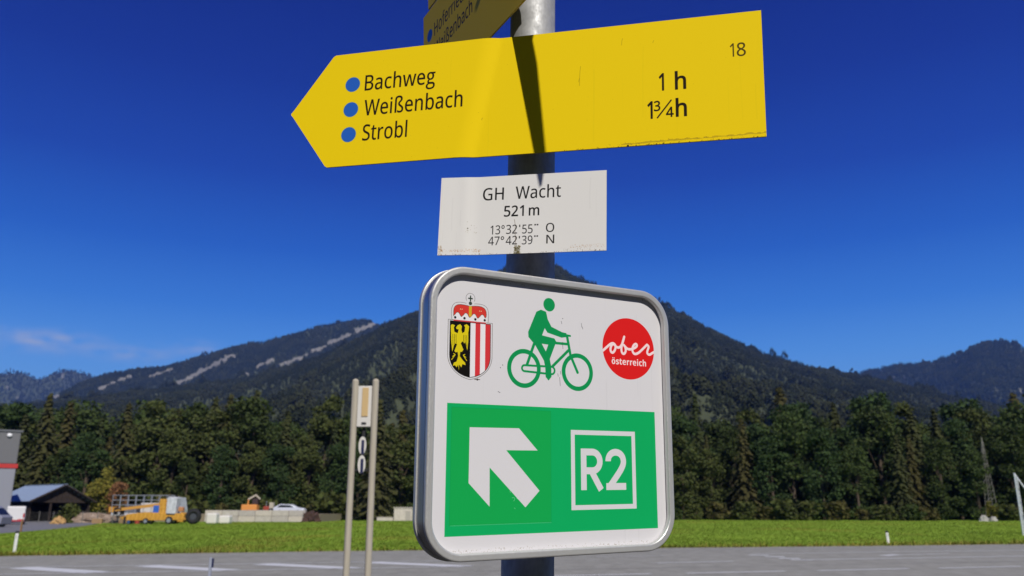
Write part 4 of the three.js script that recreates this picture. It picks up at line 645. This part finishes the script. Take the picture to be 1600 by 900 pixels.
  const b = thing('loader_tyre', 'big black loader tyre leaning right of the boom lift', 'tyre', [-38.4, 0, -104]); b.rotation.y = 0.2; part(b, 'tyre', new THREE.TorusGeometry(0.62, 0.3, 12, 28).scale(1, 1, 1.5).translate(0, 0.92, 0), tyreM); part(b, 'rim', new THREE.CylinderGeometry(0.4, 0.4, 0.5, 18).rotateX(Math.PI / 2).translate(0, 0.92, 0), std(srgb(70, 72, 78), 0.5, 0.4));
  const pal = std(srgb(150, 122, 88), 0.9), drumB = std(srgb(52, 78, 128), 0.5), drumR = std(srgb(150, 58, 44), 0.6);
  for (const [x, z, n, l] of [[-49.6, -110.5, 6, 'tall stack of wooden pallets left of the boom lift'], [-52.6, -109.6, 4, 'short stack of wooden pallets by the rubble']]) { const t3 = thing('pallet_stack', l, 'pallets', [x, 0, z], 0.3); for (let k = 0; k < n; k++) { part(t3, 'pallet', join([box(1.2, 0.03, 0.8, 0, 0.13 + k * 0.15, 0), box(1.2, 0.025, 0.8, 0, 0.0125 + k * 0.15, 0), ...[-0.35, 0, 0.35].map((q) => box(1.2, 0.08, 0.1, 0, 0.07 + k * 0.15, q))]), pal); } }
  for (const [x, z, m, l] of [[-47.9, -108.2, drumB, 'blue steel drum before the flatbed truck'], [-47.1, -108.6, drumR, 'rusty red steel drum before the flatbed truck']]) { const t3 = thing('steel_drum', l, 'drum', [x, 0, z]); part(t3, 'shell', new THREE.CylinderGeometry(0.3, 0.3, 0.88, 18).translate(0, 0.44, 0), m); part(t3, 'hoop', new THREE.TorusGeometry(0.3, 0.02, 6, 18).rotateX(Math.PI / 2).translate(0, 0.3, 0), m); part(t3, 'hoop', new THREE.TorusGeometry(0.3, 0.02, 6, 18).rotateX(Math.PI / 2).translate(0, 0.6, 0), m); }
  const bagM = std(srgb(206, 202, 196), 0.85); for (const [x, z, w, h, l] of [[-37.1, -107, 1.3, 1.3, 'white bulk bag right beside the black loader tyre'], [-36.0, -108.5, 1.4, 1.0, 'low white bulk bag at the left end of the block wall']]) { const t2 = thing('bulk_bag', l, 'bulk bag', [x, 0, z]); part(t2, 'bag', rbox(w, h, w, 0.22, 0, h / 2, 0), bagM); part(t2, 'loop', new THREE.TorusGeometry(0.16, 0.03, 6, 12).translate(0.2, h + 0.1, 0), bagM); }
  const o = thing('orange_excavator', 'small orange digger standing above the block wall', 'excavator', [-40.1, 1.08, -132]); part(o, 'tracks', rbox(2.2, 0.5, 1.6, 0.2, 0, 0.25, 0), blackM); part(o, 'body', rbox(2.4, 0.9, 1.5, 0.12, -0.05, 0.95, 0), std(srgb(214, 142, 70), 0.5)); part(o, 'cab', rbox(0.9, 0.9, 1.1, 0.08, 0.75, 1.85, 0), std(srgb(64, 48, 46), 0.5)); part(o, 'arm', join([new THREE.BoxGeometry(1.4, 0.22, 0.22).rotateZ(0.5).translate(0.3, 2.5, 0.5), new THREE.BoxGeometry(0.9, 0.18, 0.2).rotateZ(-0.7).translate(1.2, 2.5, 0.5)]), std(srgb(190, 178, 160), 0.5)); part(o, 'arm_root', bar([-0.3, 1.3, 0.5], [-0.25, 2.25, 0.5], 0.12, 6), std(srgb(214, 142, 70), 0.5));
  const rt = thing('red_tractor', 'small rusty red tractor between digger and white car', 'tractor', [-37.1, 1.08, -131.4]); part(rt, 'hood', rbox(1.0, 0.6, 0.7, 0.06, -0.3, 0.85, 0), std(srgb(150, 62, 44), 0.6)); part(rt, 'cab', rbox(0.6, 0.9, 0.8, 0.06, 0.4, 1.25, 0), std(srgb(176, 168, 150), 0.6)); part(rt, 'exhaust', bar([-0.4, 1.1, 0.1], [-0.4, 1.9, 0.1], 0.05, 6), rimM); for (const s of [-1, 1]) { wheel(rt, 0.45, 0.42, s * 0.5, 0.42, 0.25); wheel(rt, -0.6, 0.3, s * 0.45, 0.3, 0.2); }
  const c = thing('white_car', 'white parked car above the right end of the block wall', 'car', [-34.0, 1.08, -131.8]), cw = std(srgb(206, 210, 220), 0.3, 0.1);
  part(c, 'body', prof([[-2.25, 0.3], [2.2, 0.3], [2.3, 0.62], [2.1, 0.8], [1.1, 0.95], [0.35, 1.36], [-1.3, 1.42], [-2.1, 1.0], [-2.3, 0.85]], 1.74), cw); for (const s of [-1, 1]) { part(c, 'side_window', prof([[-1.75, 0.98], [0.75, 0.98], [0.2, 1.28], [-1.25, 1.34]], 0.03, 0.005).translate(0, 0, s * 0.875), glassM); part(c, 'headlight', rbox(0.08, 0.16, 0.34, 0.02, 2.24, 0.66, s * 0.6), rimM); part(c, 'tail_light', rbox(0.06, 0.16, 0.3, 0.02, -2.28, 0.8, s * 0.62), std(srgb(160, 26, 28), 0.4)); for (const xx of [-1.35, 1.4]) wheel(c, xx, 0.31, s * 0.8, 0.31, 0.2); }
  for (const [x, z, s, l] of [[71.6, -131, 0.55, 'larger pale boulder at the right forest foot'], [73.4, -131.6, 0.42, 'smaller pale boulder beside the mast bush']]) { const h = heap('boulder', l, 'boulder', x, z, 1.8 * s * 1.4, 1.1 * s * 1.4, 1.4 * s * 1.4, std(srgb(170, 166, 158), 0.9), 70 + x, 0.3); h.userData.group = 'pale boulders'; }
}
renderer.render(scene, camera);
